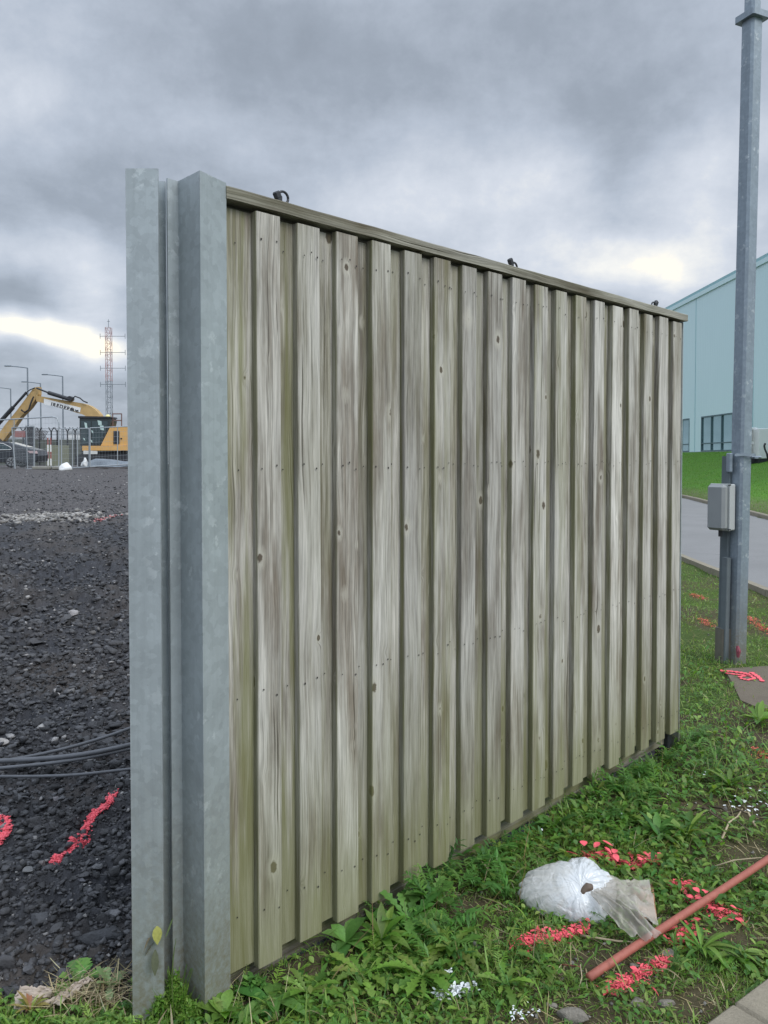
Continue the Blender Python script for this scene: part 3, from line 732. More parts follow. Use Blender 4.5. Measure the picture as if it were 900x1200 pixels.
# pebbles in the verge
N = 2600; x, y = scatter(N, 1.7, 9, -.3, .56, .9); B = bare(x, y); k = rng.uniform(size=len(x)) < B * .9 + .05; x, y = x[k], y[k]; n = len(x)
sz = np.clip(rng.lognormal(0, .6, n), .4, 4) * .0048
tag(link('pebbles', rocks('pebbles', np.stack([x, y, H(x, y) + sz * .3], -1), sz, rng.uniform(.07, .26, (n, 1)) * np.array([[1, .95, .85]]), None, 9), M_rub), 'small brown and grey pebbles in the bare soil of the verge', 'pebbles', kind='stuff')
for (px, py, w, lab) in ((785, 1178, 24, 'smooth oval brown stone in the soil nearest the kerb'), (746, 1176, 20, 'grey flat stone left of the oval brown stone near the kerb'), (672, 1196, 40, 'broad brown stone at the bottom edge of the picture'), (781, 1117, 18, 'grey stone under the red pole beside the pink blob'), (744, 1133, 12, 'pale pebble touching the longest pink stroke in front of the pole'), (646, 1180, 14, 'pale grey pebble beside bare soil left of the broad brown stone')):
    p = G(px, py); s = w / 2 * p.y / F; v = rockshape(IV2, int(px), 8) * np.array([s * 1.15, s * .8, s * .5])
    o = link('stone', np_mesh('stone', v, IF2, np.tile([[.17, .155, .13]], (len(v), 1))), M_rub, smooth=True); o.location = (p.x, p.y, p.z + .004)
    tag(o, lab, 'stone', 'single stones lying in the verge')

# rosette plants -------------------------------------------------------------
def rosette(px, py, R_, n, label, cols=DEEP, prof=LOBE, up=(.25, .9), wr=.30, cat='plant', name='dandelion_plant', grp='broad-leaved rosette weeds in the verge'):
    p = G(px, py); a = np.arange(n) * 2.4 + rng.uniform(-.3, .3, n)
    R_ *= 1.22; L = R_ * rng.uniform(.7, 1.15, n); z = np.zeros((n, 3))
    V, Fc, Cc = leaf_arrays(z, a, L, L * wr * rng.uniform(.8, 1.2, n), rng.uniform(*up, n), rng.uniform(.5, 1.3, n), pick(n, cols, .3), prof, .35)
    mid = leaf_arrays(z + np.array([0, 0, .0012]), a, L * .9, np.full(n, R_ * .018), rng.uniform(*up, n), rng.uniform(.5, 1.3, n), pick(n, [(.16, .22, .08)]), [1, .9, .7, .5, .3], 0) if False else None
    o = link(name, np_mesh(name, V, Fc, Cc), M_leaf); o.location = (p.x, p.y, p.z + .016)
    return tag(o, label, cat, grp)
rosette(478, 1085, .125, 20, 'largest dark green jagged-leaved rosette under the fence, left of the bare soil', wr=.34)
rosette(505, 1062, .10, 16, 'upright jagged rosette tight against the fence foot behind the largest one', up=(.6, 1.3))
rosette(447, 1108, .10, 14, 'rosette with long smooth upright leaves in front of the fence', prof=LONG, up=(.7, 1.3), wr=.22, name='dock_plant', cols=BR)
rosette(530, 1118, .105, 18, 'wide jagged rosette just below the bare soil patch', cols=GREEN)
rosette(495, 1150, .11, 18, 'pale green toothed rosette beside the white paint splash', cols=GREEN, wr=.26)
rosette(425, 1150, .10, 15, 'rosette of toothed leaves at the bottom, left of the white paint splash', cols=GREEN)
rosette(405, 1110, .075, 9, 'small round-leaved plant in the shade beneath the fence', prof=OVAL, wr=.5, up=(.6, 1.2), name='dock_plant')
rosette(360, 1170, .09, 14, 'low green rosette at the bottom edge in front of the fence', cols=GREEN)
rosette(318, 1180, .10, 14, 'leafy rosette at the bottom edge beside the steel post', cols=DEEP, prof=LONG, wr=.32)
rosette(262, 1197, .07, 12, 'broad bright leaves growing against the foot of the right steel flange', cols=BR, prof=LONG, wr=.42, up=(.4, 1.2), name='dock_plant')
rosette(590, 1160, .085, 14, 'toothed rosette midway between white splash and the end of the red pole', cols=GREEN)
rosette(633, 1136, .07, 12, 'small rosette left of the end of the red pole', cols=GREEN)
rosette(822, 1118, .10, 18, 'long narrow-leaved green clump beside the pink blob, right of the red pole', cols=BR, prof=LONG, wr=.14, up=(.3, 1.1), name='plantain_plant')
rosette(862, 1128, .09, 14, 'green leafy clump between the red pole and the kerb', cols=GREEN, prof=LONG, wr=.2, name='plantain_plant')
rosette(855, 925, .12, 16, 'bright upright leafy clump right of the fence end near the twigs', cols=BR, prof=LONG, wr=.16, up=(.6, 1.3), name='plantain_plant')
rosette(805, 985, .13, 16, 'tall leafy clump behind the film flap, in front of the twigs', cols=GREEN, prof=LONG, wr=.18, up=(.5, 1.3), name='plantain_plant')
rosette(770, 985, .09, 12, 'grey-green broad-leaved plant behind the pink dabs', cols=DEEP, prof=LONG, wr=.26, up=(.5, 1.3), name='dock_plant')
rosette(890, 850, .13, 12, 'bright green dock leaves at the right edge below the lamp post', cols=BR, prof=LONG, wr=.25, up=(.7, 1.3), name='dock_plant')
rosette(735, 905, .09, 12, 'low rosette below the far end of the fence', cols=DEEP)
rosette(650, 975, .09, 14, 'feathery dark plant under the fence above the white bag', cols=DEEP, up=(.5, 1.2))
rosette(730, 960, .09, 12, 'low toothed rosette between the fence and the pink dabs', cols=GREEN)
rosette(575, 1020, .09, 14, 'dark toothed plant under the fence just above the bare soil', cols=DEEP, up=(.5, 1.2))
# weed at bottom left and creeper on the steel post
o = rosette(92, 1158, .062, 12, 'bright green leafy weed growing at the edge of the rubble at bottom left', cols=[(.13, .26, .05), (.10, .22, .05), (.20, .30, .12)], prof=LOBE, wr=.6, up=(.5, 1.3), name='weed_plant'); 
o = rosette(128, 1163, .055, 8, 'pale green weed between the bottom-left weed and the steel post', cols=[(.20, .28, .12)], prof=LOBE, wr=.5, up=(.5, 1.3), name='weed_plant')
# reddish weeds bottom left
rosette(36, 1192, .055, 14, 'reddish yellow weed in front of the pale rag at bottom left', cols=[(.30, .12, .07), (.25, .20, .06), (.18, .22, .05)], prof=LONG, wr=.18, up=(.7, 1.4), name='weed_plant')

# paint marks in the grass
for i, (c, (pts, w), lab) in enumerate(PZ):
    # flattened painted crumbs and leaves
    L_ = sum((b - a).length for a, b in zip(pts[:-1], pts[1:])); n = int((120 + 40000 * L_ * w) * (1 if c == 'pink' else .22))
    seg = rng.integers(0, len(pts) - 1, n); tt = rng.uniform(0, 1, n)
    Pa = np.array([p[:] for p in pts]); q_ = Pa[seg] * (1 - tt[:, None]) + Pa[seg + 1] * tt[:, None]
    g1 = rng.normal(0, w * .5, n); g2 = rng.normal(0, w * .5, n); x = q_[:, 0] + g1; y = q_[:, 1] + g2
    far = max(1, pts[0].y / 2.6)
    keepm = fbm(x * 22, y * 22, 77 + i) > rng.normal(-.08, .12, n); x, y = x[keepm], y[keepm]; n = len(x)
    L = rng.uniform(.003, .011, n) * rng.choice([1, 1, 1, 2], n) * min(far, 1.6); cc = pick(n, [(.8, .1, .12)])
    PPARTS[i].append(leaf_arrays(np.stack([x, y, H(x, y) + rng.uniform(.006, .022, n)], -1), rng.uniform(0, 6.28, n), L, L * rng.uniform(.25, .6, n), rng.uniform(-.15, .3, n), rng.uniform(-.2, .5, n), cc, OVAL, .3))
    by = {}
    for v in PPARTS[i]: by.setdefault(v[1].shape[1], []).append(v)
    V, Fc, Cc = join(PPARTS[i])
    tag(link('paint_mark', np_mesh('paint_mark', V, Fc, Cc), M_pink if c == 'pink' else M_orange), lab, 'paint mark', 'spray paint marks in the grass')
PM = [o for o in C.objects if o.name.startswith('paint_mark')]
for i, (c, (pts, w), lab) in enumerate(PZ):
    par = [o for o in PM if o['label'] == lab][0]
    L_ = sum((b - a).length for a, b in zip(pts[:-1], pts[1:])); n = int((150 + 90000 * L_ * w) * (1 if c == 'pink' else .12))
    seg = rng.integers(0, len(pts) - 1, n); tt = rng.uniform(0, 1, n); Pa = np.array([p[:] for p in pts]); q_ = Pa[seg] * (1 - tt[:, None]) + Pa[seg + 1] * tt[:, None]
    x = q_[:, 0] + rng.normal(0, w * .38, n); y = q_[:, 1] + rng.normal(0, w * .38, n)
    k = fbm(x * 24, y * 24, 77 + i) > rng.normal(-.05, .15, n); x, y = x[k], y[k]; n = len(x); sz = rng.uniform(.0015, .0065, n)
    link('painted_soil', rocks('painted_soil', np.stack([x, y, H(x, y) + rng.uniform(.004, .016, n)], -1), sz, np.ones((n, 3)), None, 60 + i, .35), M_pink if c == 'pink' else M_orange, par)
# paint on the rubble: painted clods following the strokes
def rubpaint(pts, w, lab, n, szr, mat=M_pink):
    Pt = [GR(*p) for p in pts]; Pa = np.array([p[:] for p in Pt])
    seg = rng.integers(0, len(Pt) - 1, n); tt = rng.uniform(0, 1, n); q_ = Pa[seg] * (1 - tt[:, None]) + Pa[seg + 1] * tt[:, None]
    x = q_[:, 0] + rng.normal(0, w * .40, n); y = q_[:, 1] + rng.normal(0, w * .40, n)
    dd = seg_d(x, y, Pt) ; k = (dd < w * (1 + .5 * fbm(x * 20, y * 20, 5))) & (fbm(x * 35, y * 35, 6) > -.3); x, y = x[k], y[k]; n = len(x)
    sz = rng.uniform(*szr, n)
    me = rocks('paint_mark', np.stack([x, y, RZ(x, y) + sz * .7 + .004], -1), sz, np.ones((n, 3)), None, 33, .5)
    tag(link('paint_mark', me, mat), lab, 'paint mark', 'spray paint marks on the rubble')
rubpaint([(134, 932), (122, 948), (105, 963), (98, 985), (82, 1000), (62, 1012)], .026, 'long bent pink paint stroke on the black rubble left of the steel post', 3600, (.0035, .009))
rubpaint([(-6, 962), (4, 968), (8, 978), (-2, 986)], .026, 'short pink paint stroke at the left edge of the rubble', 1100, (.0035, .009))
rubpaint([(112, 611), (125, 608), (142, 605)], .10, 'faint pink paint streak far across the rubble', 110, (.012, .03), simple('faded_pink_paint', (.42, .17, .17), .7, 0, .3, 10))

# white scraps
def scraps(name, pts, lab, cat, n, spread, szr, mat=M_white, grp='white scraps in the verge'):
    Pa = np.array([G(*p)[:] for p in pts]); q_ = Pa[rng.integers(0, len(Pa), n)]
    x = q_[:, 0] + rng.normal(0, spread[0], n); y = q_[:, 1] + rng.normal(0, spread[1], n); L = rng.uniform(*szr, n)
    V, Fc, Cc = leaf_arrays(np.stack([x, y, H(x, y) + rng.uniform(.012, .035, n)], -1), rng.uniform(0, 6.28, n), L, L * rng.uniform(.4, .9, n), rng.uniform(-.2, .5, n), rng.uniform(-.5, .8, n), np.ones((n, 3)), [.5, 1, .8, .3], .2)
    return tag(link(name, np_mesh(name, V, Fc, Cc), mat), lab, cat, grp, 'stuff' if name.endswith('scraps') else None)
scraps('paint_splash', [(520, 1172), (535, 1169), (552, 1167), (515, 1174), (540, 1168)], 'white paint splash on the leaves at the bottom, below the fence', 'paint splash', 130, (.012, .007), (.006, .018))
scraps('paint_splash', [(528, 1148)], 'single white paint drop above the larger white splash', 'paint splash', 6, (.004, .003), (.010, .018))
scraps('paint_splash', [(605, 1196), (620, 1192), (612, 1200)], 'white flecks on bare soil at the bottom edge right of the splash', 'paint splash', 30, (.014, .010), (.004, .011))
scraps('litter_scraps', [(870, 945), (885, 935), (895, 960), (860, 915)], 'scattered white chips among the twigs at the right edge', 'litter', 60, (.09, .06), (.008, .022))
scraps('litter_scrap', [(783, 985)], 'single white leaf-like scrap standing among the clumps behind the flap', 'litter', 3, (.004, .004), (.03, .05))
scraps('litter_scraps', [(812, 935), (770, 940), (700, 970)], 'few tiny pale flecks spread in the grass below the fence end', 'litter', 16, (.12, .1), (.006, .013))

# ------------------------------------------------------------------ steel post
zt = 2.421; zb = -.25
post = empty('steel_post', (-.62, 2.28, 0), 'tall galvanised steel corner post holding the near end of the timber panel', 'post')
def off(o, par):
    o.location = (-par.location.x, -par.location.y, -par.location.z); return o
def wx(px, d): return (px - 450) / F * d
def plate(path, th, z0, z1):
    """mitred thin plate along plan path"""
    n = len(path); P2 = [Vector(p) for p in path]; L_ = []; R_ = []
    for i in range(n):
        if i == 0: t_ = (P2[1] - P2[0]).normalized(); m = Vector((-t_.y, t_.x)); k = 1
        elif i == n - 1: t_ = (P2[-1] - P2[-2]).normalized(); m = Vector((-t_.y, t_.x)); k = 1
        else:
            a = (P2[i] - P2[i-1]).normalized(); b = (P2[i+1] - P2[i]).normalized(); na = Vector((-a.y, a.x)); nb = Vector((-b.y, b.x)); m = (na + nb).normalized(); k = 1 / max(.4, m.dot(na))
        L_.append(P2[i] + m * th / 2 * k); R_.append(P2[i] - m * th / 2 * k)
    vs = [];
    for z in (z0, z1):
        vs += [(p.x, p.y, z) for p in L_] + [(p.x, p.y, z) for p in R_]
    fs = []
    for i in range(n - 1):
        fs += [(i, i+1, 2*n+i+1, 2*n+i), (n+i+1, n+i, 3*n+i, 3*n+i+1), (2*n+i, 2*n+i+1, 3*n+i+1, 3*n+i), (i+1, i, n+i, n+i+1)]
    fs += [(0, 2*n, 3*n, n), (n-1, 2*n-1, 4*n-1, 3*n-1)]
    return vs, fs
mb = MB()
y0 = 2.2; xl, xrr = wx(150.5, y0), wx(188, y0)
mb.add(*plate([(xl, y0), (xrr, y0)], .009, zb, zt)); 
xm = (xl + xrr) / 2
mb.add(*plate([(xm, y0 + .0047), (xm, y0 + .0953)], .006, zb, zt - .002))
mb.add(*plate([(xl, y0 + .1), (wx(196.5, y0 + .1), y0 + .1)], .009, zb, zt))
h = off(mb.build('h_section', M_galv, post), post)
Ap = (wx(266, 2.312), 2.312); Bp = (wx(236.5, 2.215), 2.215); Cp = (wx(211.5, 2.300), 2.300); Dp = (wx(198, 2.272), 2.272)
mb = MB(); mb.add(*plate([Ap, Bp, Cp, Dp], .006, zb, zt))
off(mb.build('z_section', M_galv, post), post)
# a return leg behind the Z holds the panel end
E0 = Vector((Ap[0], Ap[1])) ; 
mb = MB(); mb.add(*plate([(Cp[0] - .004, Cp[1] + .008), (Cp[0] + .055, Cp[1] + .075), (Cp[0] + .13, Cp[1] + .142)], .006, zb, zt - .03))
off(mb.build('back_flange', M_galv, post), post)

# ------------------------------------------------------------------ timber panel
O = Vector((wx(266, 2.312) + .0, 2.312, 0))
Lp = 3.0
def fp(u, nn, z): return O + U * u + Nn * nn + Vector((0, 0, z))
fence = empty('timber_fence', tuple(O), 'weathered timber hit-and-miss board fence panel, green with algae along its foot', 'fence panel')
class WB:
    def __init__(s): s.v = []; s.f = []; s.uv = []; s.c = []; s.mi = []
    def board(s, u0, u1, n0, n1, z0, z1, rnd, alg=0., edgeL=1., edgeR=.6, ch=.003, face=0., warp=.0015, axis='z', mi=0):
        prof = [(u0, n0), (u0, n1 - ch), (u0 + ch, n1), (u1 - ch, n1), (u1, n1 - ch), (u1, n0)]
        if axis == 'u': ring = len(prof)
        arc = [0]
        for a, b in zip(prof[:-1], prof[1:]): arc.append(arc[-1] + math.hypot(b[0] - a[0], b[1] - a[1]))
        ed = [edgeL, edgeL, face, face, edgeR, edgeR]
        m = 14; b0 = len(s.v); ph = random.uniform(0, 6)
        for k in range(m):
            z = z0 + (z1 - z0) * k / (m - 1); wu = warp * math.sin(z * 2.1 + ph); wn = warp * .8 * math.sin(z * 1.4 + ph * 2)
            for (u_, n_), e in zip(prof, ed):
                s.v.append(tuple(fp(u_ + wu, n_ + (wn if n_ > n0 else 0), z))); s.c.append((rnd, alg, e, 1))
        fsegs = []
        for k in range(m - 1):
            for i in range(5):
                s.f.append((b0 + k*6+i, b0 + k*6+i+1, b0 + (k+1)*6+i+1, b0 + (k+1)*6+i))
                za = z0 + (z1 - z0) * k / (m - 1); zb_ = z0 + (z1 - z0) * (k+1) / (m - 1)
                s.uv += [(arc[i], za), (arc[i+1], za), (arc[i+1], zb_), (arc[i], zb_)]; s.mi.append(mi)
        # ends (own verts so that the cut end shades as an edge)
        for k, zz in ((0, z0), (m-1, z1)):
            b1 = len(s.v)
            for i in range(6): s.v.append(s.v[b0 + k*6+i]); s.c.append((rnd, alg, 1, 1))
            s.f.append(tuple(b1 + i for i in range(6))); s.uv += [(p[0]*3, p[1]*3) for p in prof]; s.mi.append(mi)
    def nail(s, u_, n_, z, r=.0022):
        b = len(s.v)
        for k in range(6):
            q = k * math.pi / 3; s.v.append(tuple(fp(u_ + r * math.cos(q), n_, z + r * 1.25 * math.sin(q)))); s.c.append((0, 0, 0, 1))
        s.f.append(tuple(b + i for i in range(6))); s.uv += [(0, 0)] * 6; s.mi.append(1)
    def build(s, name, mats, parent):
        me = bpy.data.meshes.new(name); me.from_pydata(s.v, [], s.f)
        uvl = me.uv_layers.new(name='UVMap'); uvl.data.foreach_set('uv', np.array(s.uv, np.float32).ravel())
        a = me.color_attributes.new('Col', 'FLOAT_COLOR', 'POINT'); a.data.foreach_set('color', np.array(s.c, np.float32).ravel())
        me.polygons.foreach_set('material_index', s.mi); me.update()
        return link(name, me, mats, parent)
def BD(u): return -.105 + .026 * u
wb = WB(); rnd = random.Random(11)
T0 = .108; PER = .1612; DN = .027
prouds = [T0 + PER * k for k in range(18)]
widths = [.092 + rnd.uniform(-.007, .007) for _ in prouds]
zrow = [2.27, 1.575, .86, .17]
# recessed boards
gaps = [-.03] + [p + w for p, w in zip(prouds, widths)]
ends = prouds + [Lp]
for i, (a, b) in enumerate(zip(gaps, ends)):
    u0 = a - .012 if i else .002; u1 = min(b + .02, Lp)
    if i == len(gaps) - 1 and u1 - u0 < .03: continue
    al = .75 if i == 0 else rnd.choice([0, .1, .25, .5, .15, 0])
    wb.board(u0, u1, -.047, -DN - .0005, .100 + BD(a) + rnd.uniform(-.006, .01), 2.36, rnd.random(), al, .6, .6, .002, face=.50 if i else .3)
    um = (a + b) / 2 if i else .055
    for z in zrow:
        if b - a > .05: wb.nail(um + rnd.uniform(-.012, .012), -DN + .0035, z + rnd.uniform(-.012, .012), .0024)
for i, (p, w) in enumerate(zip(prouds, widths)):
    al = rnd.choice([0, 0, .1, .2, .5]);
    wb.board(p, p + w, -DN, rnd.uniform(-.002, .001), .092 + BD(p) + rnd.uniform(-.010, .010), 2.364 + rnd.uniform(-.006, .003), rnd.random(), al, 1, .5)
    for z in zrow:
        for k in ((.18, .8) if rnd.random() < .7 else (.2, .55, .85)):
            wb.nail(p + w * k + rnd.uniform(-.004, .004), .0035, z + rnd.uniform(-.014, .014), rnd.uniform(.0022, .0034))
M_nail = simple('rusty_nail_head', (.025, .02, .018), .7)
clad = wb.build('boards', [M_wood, M_nail], fence); clad.location = -O
# rails (board() runs along z; use a second builder for horizontals)
def rail(name, u0, u1, n0, n1, z0, z1, mat, rnd_, alg, edge, jag=0, low=False):
    v = []; f_ = []; uv = []; c = []; m = 60
    prof = [(n1, z0), (n1, z1 - .004), (n1 - .004, z1), (n0, z1), (n0, z0)]
    for k in range(m + 1):
        u_ = u0 + (u1 - u0) * k / m; j = jag * (math.sin(k * 1.7) + math.sin(k * .61) * 1.4) + (BD(u_) if low else 0)
        for (n_, z_) in prof: v.append(tuple(fp(u_, n_ + j * .3, z_ + j)))
        c += [(rnd_, alg, edge, 1)] * 5
    arc = [0]
    for i in range(5):
        a, b = prof[i], prof[(i+1) % 5]; arc.append(arc[-1] + math.hypot(a[0]-b[0], a[1]-b[1]))
    for k in range(m):
        for i in range(5):
            j = (i + 1) % 5; f_.append((k*5+i, k*5+j, (k+1)*5+j, (k+1)*5+i))
            ua = .6 + (u1 - u0) * k / m; ub = .6 + (u1 - u0) * (k+1) / m
            uv += [(arc[i], ua), (arc[i+1], ua), (arc[i+1], ub), (arc[i], ub)]
    f_ += [(4, 3, 2, 1, 0), tuple(m*5+i for i in range(5))]; uv += [(.1, .1)] * 10
    me = bpy.data.meshes.new(name); me.from_pydata(v, [], f_)
    me.uv_layers.new(name='UVMap').data.foreach_set('uv', np.array(uv, np.float32).ravel())
    me.color_attributes.new('Col', 'FLOAT_COLOR', 'POINT').data.foreach_set('color', np.array(c, np.float32).ravel())
    me.update(); o = link(name, me, mat, fence); o.location = -O; return o
rail('top_rail', .0, Lp + .004, -.070, .006, 2.376, 2.414, M_cap, .3, .35, .25, .0004)
rail('head_board', .004, Lp - .006, -.058, -.048, 2.30, 2.3715, M_cap, .7, .2, .9)
rail('bottom_rail', .003, Lp - .05, -.088, -.0475, .004, .150, M_wood, .55, .9, .35, low=True)
rail('middle_rail', .003, Lp - .05, -.088, -.0475, .82, .91, M_wood, .35, .1, .4)
rail('middle_rail', .003, Lp - .05, -.088, -.0475, 1.53, 1.62, M_wood, .45, .1, .4)
# thin galvanised edge channel at the far end
mb = MB(); Me = Matrix.Translation(O) @ Matrix(((U.x, Nn.x, 0, 0), (U.y, Nn.y, 0, 0), (0, 0, 1, 0), (0, 0, 0, 1)))
mb.box((Lp + .002, -.09, -.3), (Lp + .010, -.022, 2.375), M=Me)
mb.box((Lp - .055, -.098, -.3), (Lp + .010, -.091, 2.375), M=Me)
ep = mb.build('end_post', M_galv, fence); ep.location = -O
# cable hooks on the top rail
def hook(t, r, flip, full):
    mb = MB(); c0 = fp(t, -.02, 2.417)
    pts = []
    a0, a1 = (0, 2 * math.pi) if full else (-.15, math.pi + .1)
    for k in range(25):
        q = a0 + (a1 - a0) * k / 24; pts.append(c0 + U * (r * math.cos(q)) + Vector((0, 0, (r * .95 if full else .0) + r * math.sin(q))))
    mb.tube(pts, .0042, 8)
    hk = mb.build('cable_hook', M_dark, fence, True); hk.location = -O
    m2 = MB(); s_ = flip
    Mh = Matrix.Translation(c0 + U * (s_ * r * 1.25) + Vector((0, 0, r * 1.0))) @ Me.to_3x3().to_4x4() @ Matrix.Rotation(s_ * .5, 4, 'Y')
    m2.bevbox((-.011, -.009, -.011), (.013, .009, .013), .004, M=Mh)
    Mh2 = Matrix.Translation(c0 + U * (s_ * r * .95)) @ Me.to_3x3().to_4x4()
    m2.bevbox((-.009, -.008, -.004), (.011, .008, r * 1.1), .003, M=Mh2)
    b = m2.build('clip', M_dark, hk); b.location = (0, 0, 0)
hook(.225, .019, -1, True); hook(1.432, .021, -1, False); hook(2.655, .022, 1, False)
# dark foot under the far end of the rail
mb = MB(); mb.bevbox((Lp - .11, -.085, -.3), (Lp - .056, -.03, .12), .004, M=Me); o = mb.build('foot_block', M_dark, fence); o.location = -O

# creeper leaves on the steel post
pc = P(176, 1100, 2.19)
v = leaf_arrays(np.array([[wx(180, 2.19), 2.188, P(180, 1085, 2.19).z], [wx(190, 2.19), 2.185, P(190, 1098, 2.19).z], [wx(178, 2.19), 2.186, P(178, 1112, 2.19).z], [wx(172, 2.19), 2.188, P(172, 1098, 2.19).z], [wx(176, 2.19), 2.188, P(176, 1104, 2.19).z]]),
    np.array([-1.2, .2, -1.4, 3.4, 3.0]), np.array([.05, .06, .07, .045, .05]), np.array([.028, .034, .022, .022, .018]), np.array([-1.2, 1.0, -1.2, -1.0, -.9]), np.array([.3, -.3, .3, .2, .2]), np.array([[.30, .30, .08], [.16, .22, .08], [.09, .10, .06], [.22, .17, .10], [.16, .13, .09]]), OVAL, .35)
o = link('climbing_weed', np_mesh('climbing_weed', *v), M_dry); tag(o, 'withered climbing weed with a yellow leaf clinging to the steel post', 'plant')
v = leaf_arrays(np.array([[wx(200, 2.18), 2.18, -.02]]), np.array([2.7]), np.array([.24]), np.array([.005]), np.array([1.35]), np.array([-.4]), np.array([[.10, .14, .05]]), [1, 1, 1, 1, .5], 0)
s2 = link('stem', np_mesh('stem', *v), M_leaf, o)

# pale rag at the bottom left
def sheet(name, pts3, nu, nv, amp, mat, seed, thick=.002):
    """wrinkled cloth over 4 corners"""
    a, b, c, d_ = [np.array(p) for p in pts3]; uu, vv = np.meshgrid(np.linspace(0, 1, nu), np.linspace(0, 1, nv))
    Pq = (a[None, None] * ((1-uu)*(1-vv))[..., None] + b * (uu*(1-vv))[..., None] + c * (uu*vv)[..., None] + d_ * ((1-uu)*vv)[..., None])
    Pq[..., 2] += amp * (fbm(uu * 4 + vv * 2, vv * 9, seed) + .5 * np.abs(fbm(uu * 9, vv * 18, seed + 3))); Pq[..., 1] += amp * .6 * fbm(uu * 6, vv * 6, seed + 5); Pq[..., 0] += amp * .5 * fbm(uu * 7, vv * 5, seed + 6)
    idx = np.arange(nu * nv).reshape(nv, nu); q = np.stack([idx[:-1, :-1], idx[:-1, 1:], idx[1:, 1:], idx[1:, :-1]], -1).reshape(-1, 4)
    o = link(name, np_mesh(name, Pq.reshape(-1, 3), q), mat, smooth=True)
    md = o.modifiers.new('t', 'SOLIDIFY'); md.thickness = thick
    return o
M_rag = simple('dirty_pale_cloth', (.42, .35, .29), .85, 0, .35, 25, .003)
g = [G(12, 1188, .012), G(52, 1176, .012), G(64, 1158, .05), G(22, 1158, .055)]
o = sheet('rag', [tuple(p) for p in g], 30, 30, .014, M_rag, 3); tag(o, 'pale dirty torn cloth lying over the rubble edge at bottom left', 'rag')
g = [G(50, 1178, .03), G(70, 1176, .03), G(110, 1148, .05), G(98, 1146, .06)]
o2 = sheet('rag_tail', [tuple(p) for p in g], 24, 20, .012, M_rag, 8); o2.parent = o; 

# ------------------------------------------------------------------ bag, film flap, pole
def bagmat():
    t = NT('milky_plastic_bag'); p = t.obj(); n = t.noise(p, 18, 5, .6); 
    c = t.mix(n, (.42, .46, .49, 1), (.74, .75, .74, 1)); xb, yb2, zb2 = t.sep(p)
    c = t.mix(t.ramp(t.math('ADD', t.math('MULTIPLY', xb, -4.0), n), [(.55, 0), (.95, .6)]), c, (.40, .39, .35, 1))
    w = t.noise(t.vmul(p, (1, 1, 1)), 14, 3, .5, 2.5); t.bump(w, .014, .5)
    t.fin(c, .22, 0, .7); return t.m
M_bag = bagmat()
def filmmat():
    t = NT('translucent_film'); p = t.obj(); n = t.noise(p, 12, 4, .6)
    t.fin(t.mix(n, (.36, .32, .26, 1), (.60, .57, .51, 1)), .3, 0, .6)
    t.b.inputs['Alpha'].default_value = 1
    w = t.noise(p, 26, 4, .6, .8); t.bump(w, .008, .9)
    tr = t.N.new('ShaderNodeBsdfTransparent'); mx = t.N.new('ShaderNodeMixShader')
    mx.inputs[0].default_value = .56
    t.L.new(tr.outputs[0], mx.inputs[1]); t.L.new(t.b.outputs[0], mx.inputs[2]); t.L.new(mx.outputs[0], t.out.inputs[0]); return t.m
M_film = filmmat()
bc = G(679, 1068); tie = P(664, 1035, bc.y - .03)
bag = empty('rubbish_bag', (bc.x, bc.y, bc.z), 'tied milky white plastic bag with dirty film neck lying in the grass', 'bag')
# body: pleated lump whose pleats meet at the tie on its upper front
nu, nv = 280, 90; uu, vv = np.meshgrid(np.linspace(0, 2*np.pi, nu, endpoint=False), np.linspace(0, 1, nv))
ax = Vector((.03, -.72, .72)).normalized()          # tie direction
a1 = Vector((1, 0, 0)); a1 = (a1 - ax * a1.dot(ax)).normalized(); a2 = ax.cross(a1)
ph = vv * math.pi
pleat = 1 + (.035 * (1 - 2 * np.abs(np.sin(uu * 4.5 + 1.3 * np.sin(uu * 2)))) + .030 * (1 - 2 * np.abs(np.sin(uu * 9.5 + 2 + np.sin(uu * 3)))) + .02 * np.sin(uu * 31)) * np.exp(-vv * 4.5) + .09 * np.sin(uu * 2 + .6) * vv + .05 * np.sin(uu * 5 + 1) * vv + .03 * fbm(uu * 2.0, vv * 5, 4)
pleat += .025 * fbm(np.cos(uu) * 4 + 9, np.sin(uu) * 4 + vv * 4, 14)
crs = -np.abs(fbm(np.cos(uu) * 2.2 + 3, np.sin(uu) * 2.2 + vv * 2.6, 24, 5)) * np.minimum(1, vv * 3)
pleat = pleat + .20 * crs + .05
rad = np.sin(ph) * pleat; hh = np.cos(ph)
hh = np.where(vv < .25, (hh + .10 * crs) - .14 * np.exp(-(vv / .10) ** 2), hh)
A = np.array(ax); B1 = np.array(a1); B2 = np.array(a2)
V = (hh[..., None] * A * .085 + (rad * np.cos(uu))[..., None] * B1 * .130 + (rad * np.sin(uu))[..., None] * B2 * .120)
V[..., 2] += .010 * crs; V[..., 2] = np.maximum(V[..., 2], -.055 + .004 * np.sin(uu * 5)); 
V[..., 0] -= .09 * np.clip(-(V[..., 0]) / .14, 0, 1) ** 3      # drawn-out corner on the left
idx = np.arange(nu * nv).reshape(nv, nu); q = np.stack([idx[:-1], np.roll(idx, -1, 1)[:-1], np.roll(idx, -1, 1)[1:], idx[1:]], -1).reshape(-1, 4)
b = link('bag_body', np_mesh('bag_body', V.reshape(-1, 3), q), M_bag, bag, True); b.location = (0, 0, .065); b.rotation_euler = (0, 0, R(-12))
tl = Vector((ax.x * .05, ax.y * .062, .065 + ax.z * .062))
mb = MB(); mb.tube([tl + Vector((-.004, -.006, -.02)), tl + Vector((.004, -.008, .002)), tl + Vector((.014, -.010, .012)), tl + Vector((.030, -.008, .010))], [.026, .013, .015, .011], 14)
